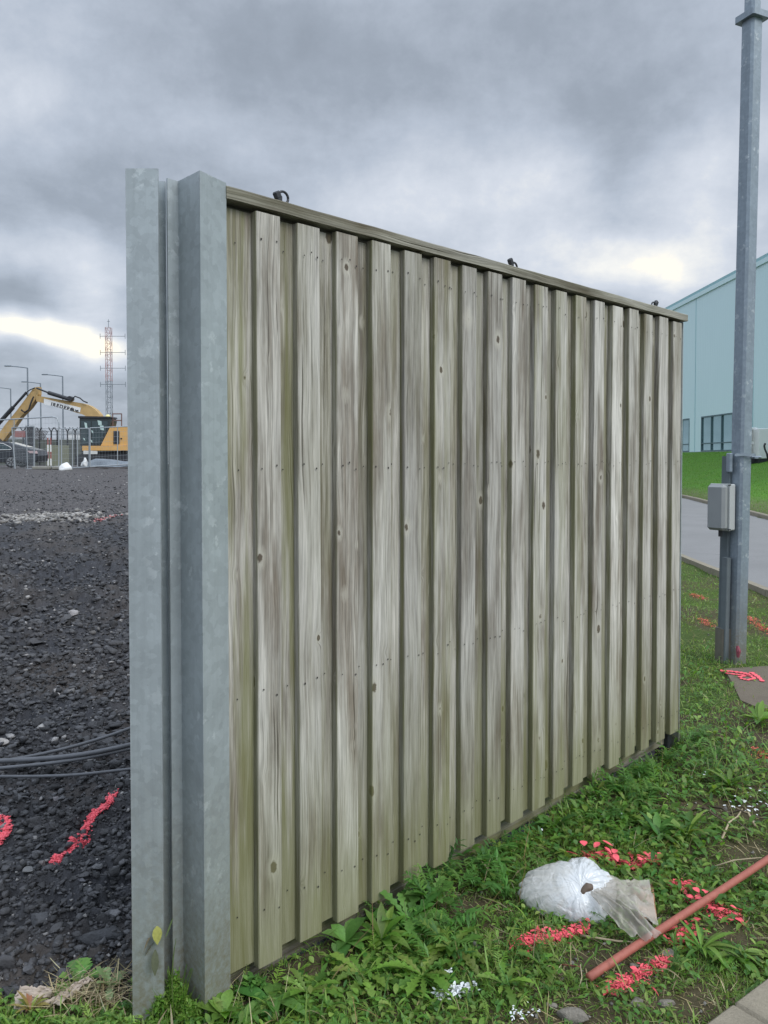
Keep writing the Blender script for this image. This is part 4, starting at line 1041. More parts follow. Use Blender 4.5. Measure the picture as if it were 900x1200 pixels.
k_ = mb.build('tied_neck', simple('brown_tape', (.13, .095, .07), .6, 0, .4, 40, .004), bag, True)
def local(p): return tuple(Vector(p) - bag.location)
# film: fan from the neck to the right, two sheets
nk = bag.location + tl + Vector((.028, -.01, .006))
def fan(name, p0, p1, p2, amp, seed, mat=M_film, w0=.018):
    nu, nv = 34, 44; uu, vv = np.meshgrid(np.linspace(0, 1, nu), np.linspace(0, 1, nv))
    n0 = np.array(p0); e1 = np.array(p1); e2 = np.array(p2); side = (e2 - e1) / np.linalg.norm(e2 - e1)
    st = n0 + side * (uu - .5)[..., None] * w0; en = e1 * (1 - uu)[..., None] + e2 * uu[..., None]
    Pq = st * (1 - vv)[..., None] + en * vv[..., None]
    Pq[..., 2] += amp * (.9 * np.sin(vv * 2.6) * .6 + (.5 * np.sin(uu * 19 + seed) * .35 + .8 * fbm(uu * 6, vv * 4, seed)) * np.minimum(1, vv * 2.5))
    Pq[..., 1] += amp * .5 * fbm(uu * 5, vv * 5, seed + 2) * vv
    Pq = Pq - np.array(bag.location)
    idx = np.arange(nu * nv).reshape(nv, nu); q = np.stack([idx[:-1, :-1], idx[:-1, 1:], idx[1:, 1:], idx[1:, :-1]], -1).reshape(-1, 4)
    return link(name, np_mesh(name, Pq.reshape(-1, 3), q), mat, bag, True)
fan('film_flap', nk, G(738, 1104, .05), G(776, 1100, .075), .035, 3, w0=.05)
fan('film_flap', nk + Vector((.01, .01, 0)), G(772, 1096, .03), G(762, 1040, .07), .045, 7, w0=.06)
fan('film_flap', nk + Vector((-.03, .02, .0)), G(700, 1022, .06), G(665, 1012, .08), .03, 12, w0=.03)
cb = MB(); 
M_card = simple('brown_card', (.30, .16, .085), .8, 0, .3, 20)
g = [G(738, 1040, .02), G(765, 1036, .03), G(770, 1080, .03), G(750, 1078, .02)]
o = sheet('card_scrap', [tuple(p) for p in g], 8, 8, .01, M_card, 5, .002); tag(o, 'torn brown card under the film flap of the bag', 'card')

# pole
a = G(690, 1150, .02); b = G(900, 1010, .055); dirv = (b - a).normalized(); e = a + dirv * 2.1; e.z = max(e.z, float(H(e.x, e.y)) + .02)
pm = NT('red_brown_painted_pole'); pp = pm.obj(); n = pm.noise(pm.vmul(pp, (1, 1, 1)), 47, 6, .75)
c = pm.mix(pm.ramp(n, [(.35, 0), (.65, 1)]), (.30, .090, .065, 1), (.37, .125, .09, 1)); pm.bump(n, .002, .5); M_pole = pm.fin(c, .6)
mb = MB(); pts = []
for k in range(30):
    q = a.lerp(e, k / 29); q.z = a.z + (e.z - a.z) * k / 29 + .012 + .0015 * math.sin(k * .35); pts.append(q)
mb.tube(pts, .0128, 16); tag(mb.build('red_pole', M_pole, smooth=True), 'long reddish brown round pole lying across the grass', 'pole')
# stick under the flap and twigs
def twig(pts, r, lab, mat=None, grp='loose twigs in the verge'):
    mb = MB(); Pp = [Vector(p) for p in pts]; mb.tube(Pp, [r * (1 - .5 * i / len(Pp)) for i in range(len(Pp))], 6)
    return tag(mb.build('twig', mat or M_twig, smooth=True), lab, 'twig', grp)
M_twig = simple('pale_dry_twig', (.40, .33, .22), .8, 0, .3, 20)
M_twigd = simple('dark_dry_twig', (.09, .07, .05), .8, 0, .3, 20)
twig([G(680, 1096, .01), G(705, 1100, .015), G(725, 1103, .012), G(748, 1104, .01)], .0045, 'pale split stick lying between the bag and the red pole')
twig([G(678, 1160, .01), G(682, 1145, .03), G(680, 1130, .05)], .002, 'short pale stem leaning near the end of the red pole')
twig([G(838, 1015, .03), G(860, 1008, .05), G(880, 1006, .05), G(893, 1005, .05)], .003, 'pale straight twig just behind the red pole at the right')
twig([G(656, 1130, .01), G(680, 1133, .02), G(676, 1136, .02)], .0025, 'thin reddish twig left of the end of the red pole', M_pole)
for k, (pa, pb, lab) in enumerate([((812, 950), (850, 962), 'dark twig at the left of the twig pile by the clumps'), ((830, 945), (880, 975), 'long dark twig across the middle of the twig pile'), ((850, 955), (898, 960), 'dark twig reaching the right edge from the twig pile'), ((845, 985), (870, 948), 'upright pale twig crossing the twig pile'), ((885, 968), (862, 946), 'short pale twig on the right of the twig pile')]):
    A_, B_ = G(*pa, .02), G(*pb, .04); twig([A_, A_.lerp(B_, .35) + Vector((.01, .02, .02)), A_.lerp(B_, .7) + Vector((0, -.01, .01)), B_], .005, lab, M_twigd if k < 3 else M_twig)
twig([G(560, 1050, .01), G(585, 1058, .02), G(600, 1068, .01)], .0022, 'thin pale root on the bare soil under the fence')
twig([G(640, 1145, .02), G(520, 1143, .05), G(556, 1140, .05)], .0018, 'bent pale stem arching beside the white paint splash') if False else None

# concrete pad with pink strokes beside the lamp post
g0 = G(845, 783); g1 = G(900, 783); g2 = G(905, 832); g3 = G(868, 825)
mb = MB(); ring = [G(848, 786), G(870, 784), G(930, 782), G(960, 815), G(930, 835), G(890, 833), G(868, 822), G(856, 800)]
vs = [(p.x, p.y, float(HR(p.x, p.y)) - .15) for p in ring] + [(p.x, p.y, -.044) for p in ring]; n = len(ring)
mb.add(vs, [tuple(range(n, 2 * n))] + [(i, (i+1) % n, n+(i+1) % n, n+i) for i in range(n)])
pad = mb.build('concrete_slab', concrete('mossy_concrete', (.15, .125, .095), 5)); tag(pad, 'mossy grey concrete slab in the ground at the foot of the lamp post', 'slab')
def Gz(px, py, z):
    r = ray(px, py); d = (z - CAMZ) / (r[2] / r[1]); return Vector((r[0] / r[1] * d, d, z))
mb = MB()
def stroke(pts, w):
    Pp = [Gz(*p, -.040) for p in pts]; Q = []
    for i in range(len(Pp) - 1):
        for k in range(8): Q.append(Pp[i].lerp(Pp[i+1], k / 8))
    Q.append(Pp[-1]); L_ = []; Rr = []
    for i, p in enumerate(Q):
        t_ = (Q[min(i+1, len(Q)-1)] - Q[max(i-1, 0)]).normalized(); m = Vector((-t_.y, t_.x, 0)); ww = w * (.75 + .35 * math.sin(i * 1.9) + random.uniform(-.15, .15))
        L_.append(p + m * ww); Rr.append(p - m * ww)
    n = len(Q); vs = [tuple(v) for v in L_ + Rr] + [(v.x, v.y, v.z + .004) for v in L_ + Rr]
    mb.add(vs, [(2*n+i, 2*n+i+1, 3*n+i+1, 3*n+i) for i in range(n-1)] + [(i, i+1, 2*n+i+1, 2*n+i) for i in range(n-1)] + [(n+i+1, n+i, 3*n+i, 3*n+i+1) for i in range(n-1)])
stroke([(844, 786), (858, 787), (872, 789), (880, 791)], .022)
stroke([(880, 788), (888, 793), (894, 799)], .020)
stroke([(866, 794), (876, 791), (885, 795), (876, 797), (867, 795)], .014)
stroke([(850, 789), (866, 791), (882, 792)], .014)
tag(mb.build('paint_mark', M_pink), 'pink sprayed arrow strokes on the concrete slab at the lamp post foot', 'paint mark', 'spray paint marks in the grass')

# ------------------------------------------------------------------ lamp post on the right
lb = G(862, 776); dL = lb.y
lp = empty('lamp_post', tuple(lb), 'tall square galvanised lamp post with a grey junction box, standing beside the road', 'lamp post')
Rz = Matrix.Rotation(R(24), 4, 'Z')
top = P(881.5, 22, dL); # collar
def lean(z):
    b0 = Vector((wx(865.5, dL), dL, 0)); return b0 + Vector(((top.x - b0.x) * (z / top.z), 0, z))
def sq(mb, z0, z1, w, ch=.018, cfn=lean, rz=Rz, seg=6, wx_=None):
    wy = w; w_ = wx_ or w
    prof = [(-w_+ch,-wy),(w_-ch,-wy),(w_,-wy+ch),(w_,wy-ch),(w_-ch,wy),(-w_+ch,wy),(-w_,wy-ch),(-w_,-wy+ch)]
    vs = []; fs = []
    for k in range(seg + 1):
        z = z0 + (z1 - z0) * k / seg; c0 = cfn(z)
        for p in prof: vs.append(c0 + rz @ Vector((*p, 0)))
    for k in range(seg):
        for i in range(8): fs.append((k*8+i, k*8+(i+1) % 8, (k+1)*8+(i+1) % 8, (k+1)*8+i))
    fs += [tuple(range(7, -1, -1)), tuple(range(seg*8, seg*8+8))]
    mb.add(vs, fs)
mb = MB(); sq(mb, -.5, top.z - .02, .060); o = mb.build('shaft', M_post, lp); o.location = -lb
mb = MB(); sq(mb, top.z + .03, 9.0, .050); 
o = mb.build('upper_shaft', M_post, lp); o.location = -lb
mb = MB(); sq(mb, top.z - .02, top.z + .03, .092, .01, seg=1); o = mb.build('collar', M_post, lp); o.location = -lb
mb = MB(); tz = lean(9.0); mb.tube([tz, tz + Vector((.0, .1, .5)), tz + Vector((.3, .1, .8)), tz + Vector((1.2, .1, .9))], .035, 10); o = mb.build('bracket_arm', M_post, lp); o.location = -lb
mb = MB(); mb.bevbox((tz.x + 1.1, tz.y - .05, tz.z + .83), (tz.x + 1.75, tz.y + .25, tz.z + .93), .03); o = mb.build('lamp_head', M_box, lp); o.location = -lb
# spine trunking at the left face
def sp(px, z, dd=.0): return lambda zz: Vector((wx(px, dL), dL + dd, zz)) + Vector(((top.x - wx(865.5, dL)) * (zz / top.z), 0, 0))
mb = MB(); sq(mb, -.4, 1.62, .042, .006, sp(855, 0, .05), Matrix.Rotation(R(24), 4, 'Z')); o = mb.build('cable_trunking', M_dark2 if False else simple('dark_grey_trunking', (.11, .135, .145), .6, .2, .2, 12), lp); o.location = -lb
mb = MB(); sq(mb, -.35, .80, .028, .004, sp(850.5, 0, -.01), Matrix.Rotation(R(24), 4, 'Z'), wx_=.022); o = mb.build('trunking_cover', simple('trunking_cover_grey', (.13, .155, .165), .6, .2, .2, 12), lp); o.location = -lb
mb = MB(); sq(mb, -.4, .22, .055, .01, sp(853.0, 0, .03), Matrix.Rotation(R(10), 4, 'Z')); o = mb.build('trunking_base', simple('muddy_trunking', (.13, .12, .095), .8, .1, .4, 20), lp); o.location = -lb
# junction box
zc = P(845, 594, dL).z; hb = 54 / 2 / F * dL; bx_ = wx(842.5, dL); Mb = Matrix.Translation((bx_ + .01, dL - .03, zc)) @ Matrix.Rotation(R(36), 4, 'Z')
mb = MB(); mb.bevbox((-.012, -.075, -hb), (.078, .085, hb), .008, M=Mb); jb = mb.build('junction_box', M_box, lp); jb.location = -lb
mb = MB(); mb.bevbox((-.085, -.070, -hb + .004), (-.013, .08, hb - .004), .02, M=Mb); o = mb.build('box_lid', M_boxd, jb)
mb = MB(); mb.bevbox((-.016, -.080, -hb - .002), (-.004, .088, hb + .003), .003, M=Mb); o = mb.build('box_seal', M_box, jb)
mb = MB(); 
for zz in (-hb + .012, hb - .004): 
    mb = MB(); mb.bevbox((-.03, -.083, zz - .006), (.0, -.071, zz + .004), .002, M=Mb); mb.build('latch', M_dark, jb)
mb = MB(); mb.tube([Mb @ Vector((-.01, .0, -hb)), Mb @ Vector((-.01, 0, -hb - .05))], .016, 10); o = mb.build('cable_gland', M_black, lp); o.location = -lb
# strap bracket above the box
z5 = P(862, 533, dL).z
mb = MB(); cc = lean(z5); mb.box((cc.x - .09, cc.y - .085, z5 - .010), (cc.x + .075, cc.y - .075, z5 + .010)); mb.bevbox((cc.x - .115, cc.y - .04, z5 - .14), (cc.x - .085, cc.y + .02, z5 + .015), .006)
mb.box((cc.x + .07, cc.y - .08, z5 - .03), (cc.x + .1, cc.y + .05, z5 - .015)); mb.tube([(cc.x + .06, cc.y - .05, z5 - .02), (cc.x + .13, cc.y - .06, z5 - .018)], .010, 8)
o = mb.build('strap_bracket', M_post, lp); o.location = -lb
# little pink tag at the base
mb = MB(); q = P(864, 770, dL - .1); mb.tube([q + Vector((0, 0, .09)), q + Vector((.006, -.01, .05)), q + Vector((0, -.012, .0))], [.012, .02, .01], 7); o = mb.build('paint_spot', simple('dark_pink_paint', (.22, .05, .07), .7, 0, .5, 60), lp); o.location = -lb

# ------------------------------------------------------------------ turquoise building
BX = 23.7; BZ = 2.08; BT = BZ + 11.95
bld = empty('warehouse', (BX, 45, BZ), 'large pale turquoise clad industrial building beyond the road', 'building')
def cladmat():
    t = NT('turquoise_cladding'); p = t.pos(); x, y, z = t.sep(p)
    n = t.noise(p, .25, 3); c = t.mix(n, (.60, .785, .81, 1), (.64, .82, .84, 1))
    rib = t.math('SINE', t.math('MULTIPLY', y, 21.0)); t.bump(rib, .01, .35)
    return t.fin(c, .5, 0, .4)
M_clad = cladmat()
M_trim = simple('turquoise_trim', (.30, .52, .55), .5)
def bb(name, a, b, mat, par=bld):
    mb = MB().box(a, b); o = mb.build(name, mat, par)
    if par is bld: o.location = (-bld.location.x, -bld.location.y, -bld.location.z)
    return o
win = [(59.7, 63.0), (50.6, 57.4), (40.0, 44.0)]
yy0, yy1 = 26.0, 78.0; wz0, wz1 = BZ + .05, BZ + 2.65
segs = []; cur = yy0
mb = MB()
for (a, b) in sorted(win):
    mb.box((BX, cur, BZ - .5), (BX + .3, a, BT)); mb.box((BX, a, wz1), (BX + .3, b, BT)); mb.box((BX, a, BZ - .5), (BX + .3, b, wz0)); cur = b
mb.box((BX, cur, BZ - .5), (BX + .3, yy1, BT))
mb.box((BX + .3, yy0, BZ - .5), (BX + 30, yy0 + .3, BT)); mb.box((BX + .3, yy1 - .3, BZ - .5), (BX + 30, yy1, BT))
o = mb.build('wall', M_clad, bld); o.location = -Vector(bld.location)
bb('roof', (BX - .05, yy0 - .05, BT), (BX + 30, yy1 + .05, BT + .25), M_trim)
bb('fascia', (BX - .09, yy0 - .05, BT - .28), (BX - .003, yy1 + .05, BT + .02), M_clad)
bb('plinth', (BX - .06, yy0, BZ - .5), (BX - .004, yy1, BZ + .04), simple('grey_plinth', (.26, .30, .33), .7))
for y in (58.6, 49.4, 41, 33): bb('cladding_joint', (BX - .02, y, BZ + .05), (BX - .002, y + .06, BT - .3), M_trim)
def glassm():
    t = NT('office_glass'); p = t.pos(); n = t.noise(p, .8, 5, .6)
    t.fin(t.mix(n, (.22, .38, .40, 1), (.36, .52, .55, 1)), .06, .75, 1.0); return t.m
M_glass = glassm()
for (a, b) in win:
    mb = MB(); npn = max(2, round((b - a) / 1.6))
    for k in range(npn + 1): yk = a + (b - a) * k / npn; mb.box((BX - .03, yk - .035, wz0), (BX + .05, yk + .035, wz1))
    for z in (wz0, wz1 - .1, wz0 + .55): mb.box((BX - .025, a, z), (BX + .045, b, z + .08))
    w = mb.build('window', simple('dark_window_frame', (.09, .15, .17), .5), bld); w.location = -Vector(bld.location)
    MB().box((BX + .06, a, wz0), (BX + .09, b, wz1)).build('pane', M_glass, w)
# white cabinets at the building
def cab(px0, px1, d, y0_, y1_, lab, vents):
    a = P(px0, y1_, d); b = P(px1, y0_, d)
    o = empty('service_cabinet', (a.x, d, a.z), lab, 'cabinet', 'white service cabinets beside the turquoise building')
    mb = MB(); mb.bevbox((0, 0, 0), (b.x - a.x, .9, b.z - a.z), .03); mb.build('casing', M_whp, o)
    if vents:
        h_ = b.z - a.z
        for z0, z1 in ((.08 * h_, .48 * h_), (.56 * h_, .95 * h_)):
            v = MB()
            for k in range(9): zz = z0 + (z1 - z0) * k / 9; v.box((.06, -.03, zz), (b.x - a.x - .25, -.002, zz + (z1 - z0) / 20))
            v.build('grille', simple('grille_grey', (.38, .37, .36), .6), o)
    mb = MB(); mb.box((.05, .02, -.35), (b.x - a.x - .05, .8, -.002)); mb.build('plinth', M_dark, o)
    return o
cab(876, 888.3, 42.5, 501, 536, 'white service cabinet with grey louvres, directly right of the lamp post', True)
cab(889, 906, 42.0, 502, 537.5, 'plain white service cabinet cut by the right edge', False)
mb = MB(); A0 = P(898.5, 536, 41.4)
mb.tube([A0 + Vector((.25, 0, -.25)), A0 + Vector((.1, 0, 0)), A0 + Vector((0, 0, .22)), A0 + Vector((-.1, 0, .42)), A0 + Vector((-.14, 0, .62)), A0 + Vector((-.09, 0, .76))], [.16, .10, .05, .05, .05, .06], 8)
tag(mb.build('black_pipe', M_black, smooth=True), 'curved black pipe rising in front of the plain white cabinet', 'pipe')

# ------------------------------------------------------------------ far left: excavator
GZ = 1.1
dE = 46.0; sE = dE / F
def E(px, py, dy=0.): p = P(px, py, dE); return Vector((p.x, p.y + dy, p.z))
ex = empty('excavator', (E(130, 547).x, dE, GZ), 'yellow tracked excavator with a dark glazed cab and its arm raised to the left', 'excavator')
def eo(mb, name, mat, par=ex, smooth=False):
    o = mb.build(name, mat, par, smooth)
    if par is ex: o.location = -Vector(ex.location)
    return o
def slab(pts, y0, y1, mb=None):
    mb = mb or MB(); v = [E(*p) for p in pts]; n = len(v)
    vs = [(p.x, dE + y0, p.z) for p in v] + [(p.x, dE + y1, p.z) for p in v]
    mb.add(vs, [tuple(range(n)), tuple(range(2*n-1, n-1, -1))] + [(i, n+i, n+(i+1) % n, (i+1) % n) for i in range(n)]); return mb
def E2(p, y): q = E(*p); q.y = dE + y; return q
# undercarriage
for s_ in (0, 1):
    yb = -.2 + s_ * 2.0; mb = MB(); pts = []
    for k in range(28):
        a = 2 * math.pi * k / 28; cx = 127 + (30 if math.cos(a) > 0 else -30) + 8 * math.cos(a); cz = 539.5 - 7.5 * math.sin(a); pts.append((cx, cz))
    eo(slab(pts, yb, yb + .6, mb), 'track', M_dark)
eo(slab([(112, 528), (142, 528), (142, 534), (112, 534)], .3, 1.6), 'turntable', M_dark)
# upper body
body = MB()
slab([(97, 522.5), (172, 522.5), (172, 528), (97, 528)], -.1, 2.7, body)
eo(body, 'deck', M_yel)
eo(slab([(118, 522.3), (129, 500.5), (149, 500.5), (152, 502.5), (152, 522.3)], 0, 2.6), 'engine_cover', M_yel)
eo(slab([(152.1, 504), (172, 504), (175, 508), (175, 522.3), (152.1, 522.3)], .0, 2.6), 'counterweight', M_yel)
eo(slab([(133.2, 505), (140, 505), (140, 520.3), (133.2, 520.3)], -.04, -.002), 'grille', M_dark)
mb = MB(); q = E(142.3, 514, -.03); mb.tube([q + Vector((0, -.02, 0)), q + Vector((0, .02, 0))], .05, 8); eo(mb, 'filler_cap', M_dark)
cabp = slab([(93.2, 490), (129, 490), (130, 493), (128.5, 500), (117.6, 522.2), (94, 522.2), (93.2, 500)], 0, 1.05)
cb_ = eo(cabp, 'cab', simple('dark_cab_frame', (.03, .04, .042), .4))
mb = slab([(95, 493.5), (106.5, 493.5), (106.5, 520), (95.5, 520)], -.02, -.003); o = eo(mb, 'cab_window', M_glassd, ex)
mb = slab([(108, 493.5), (126.5, 493.5), (126, 500), (116.5, 520), (108, 520)], -.02, -.003); o = eo(mb, 'cab_window', M_glassd, ex)
eo(slab([(92, 487.6), (129.5, 488.2), (130.5, 490), (92, 490)], -.06, 1.1), 'cab_roof', M_dark)
# small pale patches on the cab window panes
M_wpatch = simple('pale_patch', (.45, .58, .55), .5)
for (a, b, c, d_) in ((114.5, 492.5, 119, 499), (117, 498, 121.5, 504.5), (99, 495, 102, 502), (107, 504, 109, 508), (97.5, 513, 99.5, 516.5), (106, 515, 108, 519)):
    eo(slab([(a, b), (c, b + 1), (c + .6, d_), (a + 1, d_ - 1)], -.035, -.022), 'window_patch', M_wpatch)
mb = MB(); q = E(123, 487.2, .5); mb.tube([q + Vector((0, 0, -.05)), q + Vector((0, 0, .03)), q + Vector((0, 0, .1))], [.16, .15, .06], 10); eo(mb, 'beacon', simple('yellow_beacon', (.75, .68, .30), .4))
mb = MB()
for a, b in (((130, 501), (130, 484.3)), ((140.5, 501), (140.5, 484.3)), ((130, 484.6), (140.5, 484.6)), ((130, 492.4), (140.5, 492.4))): mb.tube([E2(a, .3), E2(b, .3)], .035, 6)
eo(mb, 'hand_rail', simple('brown_rail', (.16, .10, .09), .6))
# boom, dipper, rams
bo = [(112, 491), (110, 484), (104, 476), (97, 470.5), (90, 467.6), (78, 465.5), (60, 461.5), (40, 458.5), (33, 457), (31, 460), (33, 465.5), (44, 467), (62, 471.5), (80, 479), (88, 481.5), (92, 484), (95, 491)]
# triangulate boom as strips: top / bottom pairs
topl = [(110.5, 490), (108, 484), (103, 478.5), (96, 473.8), (88, 471), (76, 469), (60, 466.4), (45, 463.8), (32, 461.5)]
botl = [(94, 490), (93, 488.2), (91, 486), (87, 484), (80, 482.2), (72, 479.4), (58, 475.6), (44, 471.6), (32, 468.5)]
mb = MB(); n = len(topl); vs = []
for p, q in zip(topl, botl):
    for y in (1.15, 1.75):
        vs += [E2(p, y), E2(q, y)]
fs = []
for i in range(n - 1):
    a = i * 4; fs += [(a, a+4, a+5, a+1), (a+2, a+3, a+7, a+6), (a, a+2, a+6, a+4), (a+1, a+5, a+7, a+3)]
fs += [(0, 1, 3, 2), (4*n-4, 4*n-2, 4*n-1, 4*n-3)]; mb.add(vs, fs); boom = eo(mb, 'boom', M_yeld)
mb = slab([(41.7, 472), (41.7, 465.4), (86, 476.3), (85, 482.0)], 1.11, 1.145); eo(mb, 'name_board', M_whp, ex)
# lettering on the boom
fc = bpy.data.curves.new('lettering', 'FONT'); fc.body = 'IREDEPO'; fc.size = .31; fc.extrude = .004; fc.align_x = 'LEFT'; fc.space_character = 1.25; fc.offset = .006
to = bpy.data.objects.new('tmp', fc); C.objects.link(to); bpy.context.view_layer.update()
dg = bpy.context.evaluated_depsgraph_get(); tm = bpy.data.meshes.new_from_object(to.evaluated_get(dg)); bpy.data.objects.remove(to)
lt = link('lettering', tm, M_text, ex); A_ = E2((50.0, 473.6), 1.09); Bq = E2((72, 479.6), 1.09); an = math.atan2(Bq.z - A_.z, Bq.x - A_.x)
lt.matrix_parent_inverse = Matrix.Identity(4); lt.location = A_ - Vector(ex.location); lt.rotation_euler = Vector((math.pi / 2, 0, 0)); lt.rotation_mode = 'XYZ'
lt.matrix_basis = Matrix.Translation(A_ - Vector(ex.location)) @ Matrix.Rotation(-an, 4, 'Y') @ Matrix.Rotation(math.pi / 2, 4, 'X')
mb = MB()
for (a, b) in ((74.3, 478.4), (79.6, 479.9)):
    slab([(a, b - 1.6), (a + 1.6, b - .5), (a + 3.4, b - 1.0), (a + 3.8, b + 1.4), (a + 1.9, b + .5), (a + .6, b + 1.0)], 1.075, 1.108, mb)
eo(mb, 'emblem', M_text)
mb = MB()  # dipper
dt = [(34, 451), (29, 452), (20, 464), (8, 480), (-6, 497), (-16, 512)]; db = [(34, 460), (31, 466), (24, 476), (13, 487), (2, 503), (-9, 517)]
vs = []; fs = []; n = len(dt)
for p, q in zip(dt, db):
    for y in (1.2, 1.7): vs += [E2(p, y), E2(q, y)]
for i in range(n - 1):
    a = i * 4; fs += [(a, a+4, a+5, a+1), (a+2, a+3, a+7, a+6), (a, a+2, a+6, a+4), (a+1, a+5, a+7, a+3)]
fs += [(0, 1, 3, 2), (4*n-4, 4*n-2, 4*n-1, 4*n-3)]; mb.add(vs, fs); eo(mb, 'dipper', M_yeld)
mb = MB(); mb.tube([E2((34, 453), 1.0), E2((48, 458.5), 1.0)], .05, 8); mb.tube([E2((48, 458.5), 1.0), E2((74, 466.5), 1.0)], .12, 10); mb.tube([E2((74, 465.7), .9), E2((74, 465.7), 1.3)], .16, 10); eo(mb, 'ram', M_dark)
mb = MB(); mb.tube([E2((6, 476), 1.0), E2((22, 458), 1.0)], .08, 8); mb.tube([E2((-12, 496), 1.0), E2((6, 476), 1.0)], .13, 8); eo(mb, 'ram', M_dark)
mb = MB(); mb.tube([E2(p, 1.05) for p in ((30, 463), (27, 470), (24, 479), (19, 482), (15, 479))], .05, 6); eo(mb, 'hose', M_dark); mb = MB(); mb.tube([E2(p, 1.0) for p in ((76, 467), (80, 462.8), (86, 465), (90, 468.5), (95, 470.6))], .04, 6)
eo(mb, 'hose', M_dark); mb = MB(); mb.tube([E2(p, 1.1) for p in ((22, 462), (21, 458), (25, 455), (31, 452.5))], .035, 6); eo(mb, 'hose', M_dark)
mb = slab([(-12, 513), (-4, 520), (-6, 532), (-18, 538), (-28, 530), (-24, 516)], .9, 2.0); eo(mb, 'bucket', M_dark)

# ------------------------------------------------------------------ car
dC = 42.5; g0 = P(11, 552, dC)
car = empty('parked_car', (P(8, 551, dC).x - 1.0, dC, GZ + .0), 'dark grey saloon car parked behind the temporary fence at the left edge', 'car')
car.rotation_euler = (0, 0, R(6))
M_car = simple('dark_grey_car_paint', (.045, .05, .058), .25, .3, .05)
# local: +x is the tail; rear wheel near x=1.15
prof = [(-2.45, .35), (-2.5, .6), (-2.35, .78), (-1.3, .95), (-.6, 1.38), (.2, 1.46), (.9, 1.42), (1.7, 1.20), (2.35, 1.02), (2.55, .98), (2.62, .7), (2.6, .38), (2.4, .28), (-2.2, .28)]
mb = MB(); n = len(prof)
rings = []
for y, sc, in ((0, .0), (.06, 1), (1.72, 1), (1.78, 0)):
    rings.append([(x * (1 - .012 * (1 - sc)), y + (.14 * max(0, z - .95) / .5 if y < .9 else -.14 * max(0, z - .95) / .5), z - (1 - sc) * .03 * (1 if z > .5 else -1)) for x, z in prof])
vs = [v for r_ in rings for v in r_]; fs = [tuple(range(n)), tuple(range(4*n-1, 3*n-1, -1))]
for k in range(3): fs += [(k*n+i, k*n+(i+1) % n, (k+1)*n+(i+1) % n, (k+1)*n+i) for i in range(n)]
mb.add(vs, fs); mb.build('body', M_car, car)
mb = MB(); wp = [(-1.15, .98), (-.55, 1.32), (.2, 1.39), (.75, 1.34), (1.18, 1.12), (1.22, 1.03), (1.1, .99)]
def carslab(pts, y0, y1, mb): n = len(pts); mb.add([(x, y0 + .28 * max(0, z - .95) , z) for x, z in pts] + [(x, y1 + .28 * max(0, z - .95), z) for x, z in pts], [tuple(range(n)), tuple(range(2*n-1, n-1, -1))] + [(i, n+i, n+(i+1) % n, (i+1) % n) for i in range(n)]); return mb
w = carslab(wp, -.012, .03, MB()).build('side_window', M_glassd, car)
ch = MB(); pts = [(x, -.018 + .28 * max(0, z - .95), z) for x, z in wp] + [(-1.15, -.018, .98)]
ch.tube(pts, .016, 6); ch.build('chrome_trim', M_whp, w)
mb = MB(); mb.add([(.95, .25, 1.415), (.95, 1.5, 1.415), (1.95, 1.5, 1.14), (1.95, .25, 1.14), (.95, .25, 1.43), (.95, 1.5, 1.43), (1.95, 1.5, 1.155), (1.95, .25, 1.155)], [(0, 1, 2, 3), (7, 6, 5, 4), (0, 3, 7, 4), (1, 5, 6, 2), (0, 4, 5, 1), (3, 2, 6, 7)]); mb.build('rear_window', simple('sky_lit_glass', (.35, .40, .44), .1), car)  # pale glass colour stands in for sky reflected in the rear window
for y in (-.02, 1.58):
    carslab([(2.05, .93), (2.56, .93), (2.6, .78), (2.2, .8)], y, y + .22, MB()).build('tail_light', simple('pale_lamp_lens', (.5, .38, .38), .2), car)
for x in (-1.55, 1.2):
    for y in (-.03, 1.60):
        mb = MB(); mb.tube([(x, y, .33), (x, y + .21, .33)], .33, 24); wh = mb.build('wheel', M_black, car)
        r_ = MB(); r_.tube([(x, y - .012, .33), (x, y - .001, .33)], .235, 20)
        r_.build('rim', simple('alloy_rim', (.30, .31, .32), .4, .5), wh)
        r2 = MB()
        for k in range(7):
            a = k * 2 * math.pi / 7; r2.tube([(x + .06 * math.cos(a + .3), y - .016, .33 + .06 * math.sin(a + .3)), (x + .21 * math.cos(a + .3), y - .016, .33 + .21 * math.sin(a + .3))], .028, 4)
        r2.build('wheel_gap', M_black, wh)

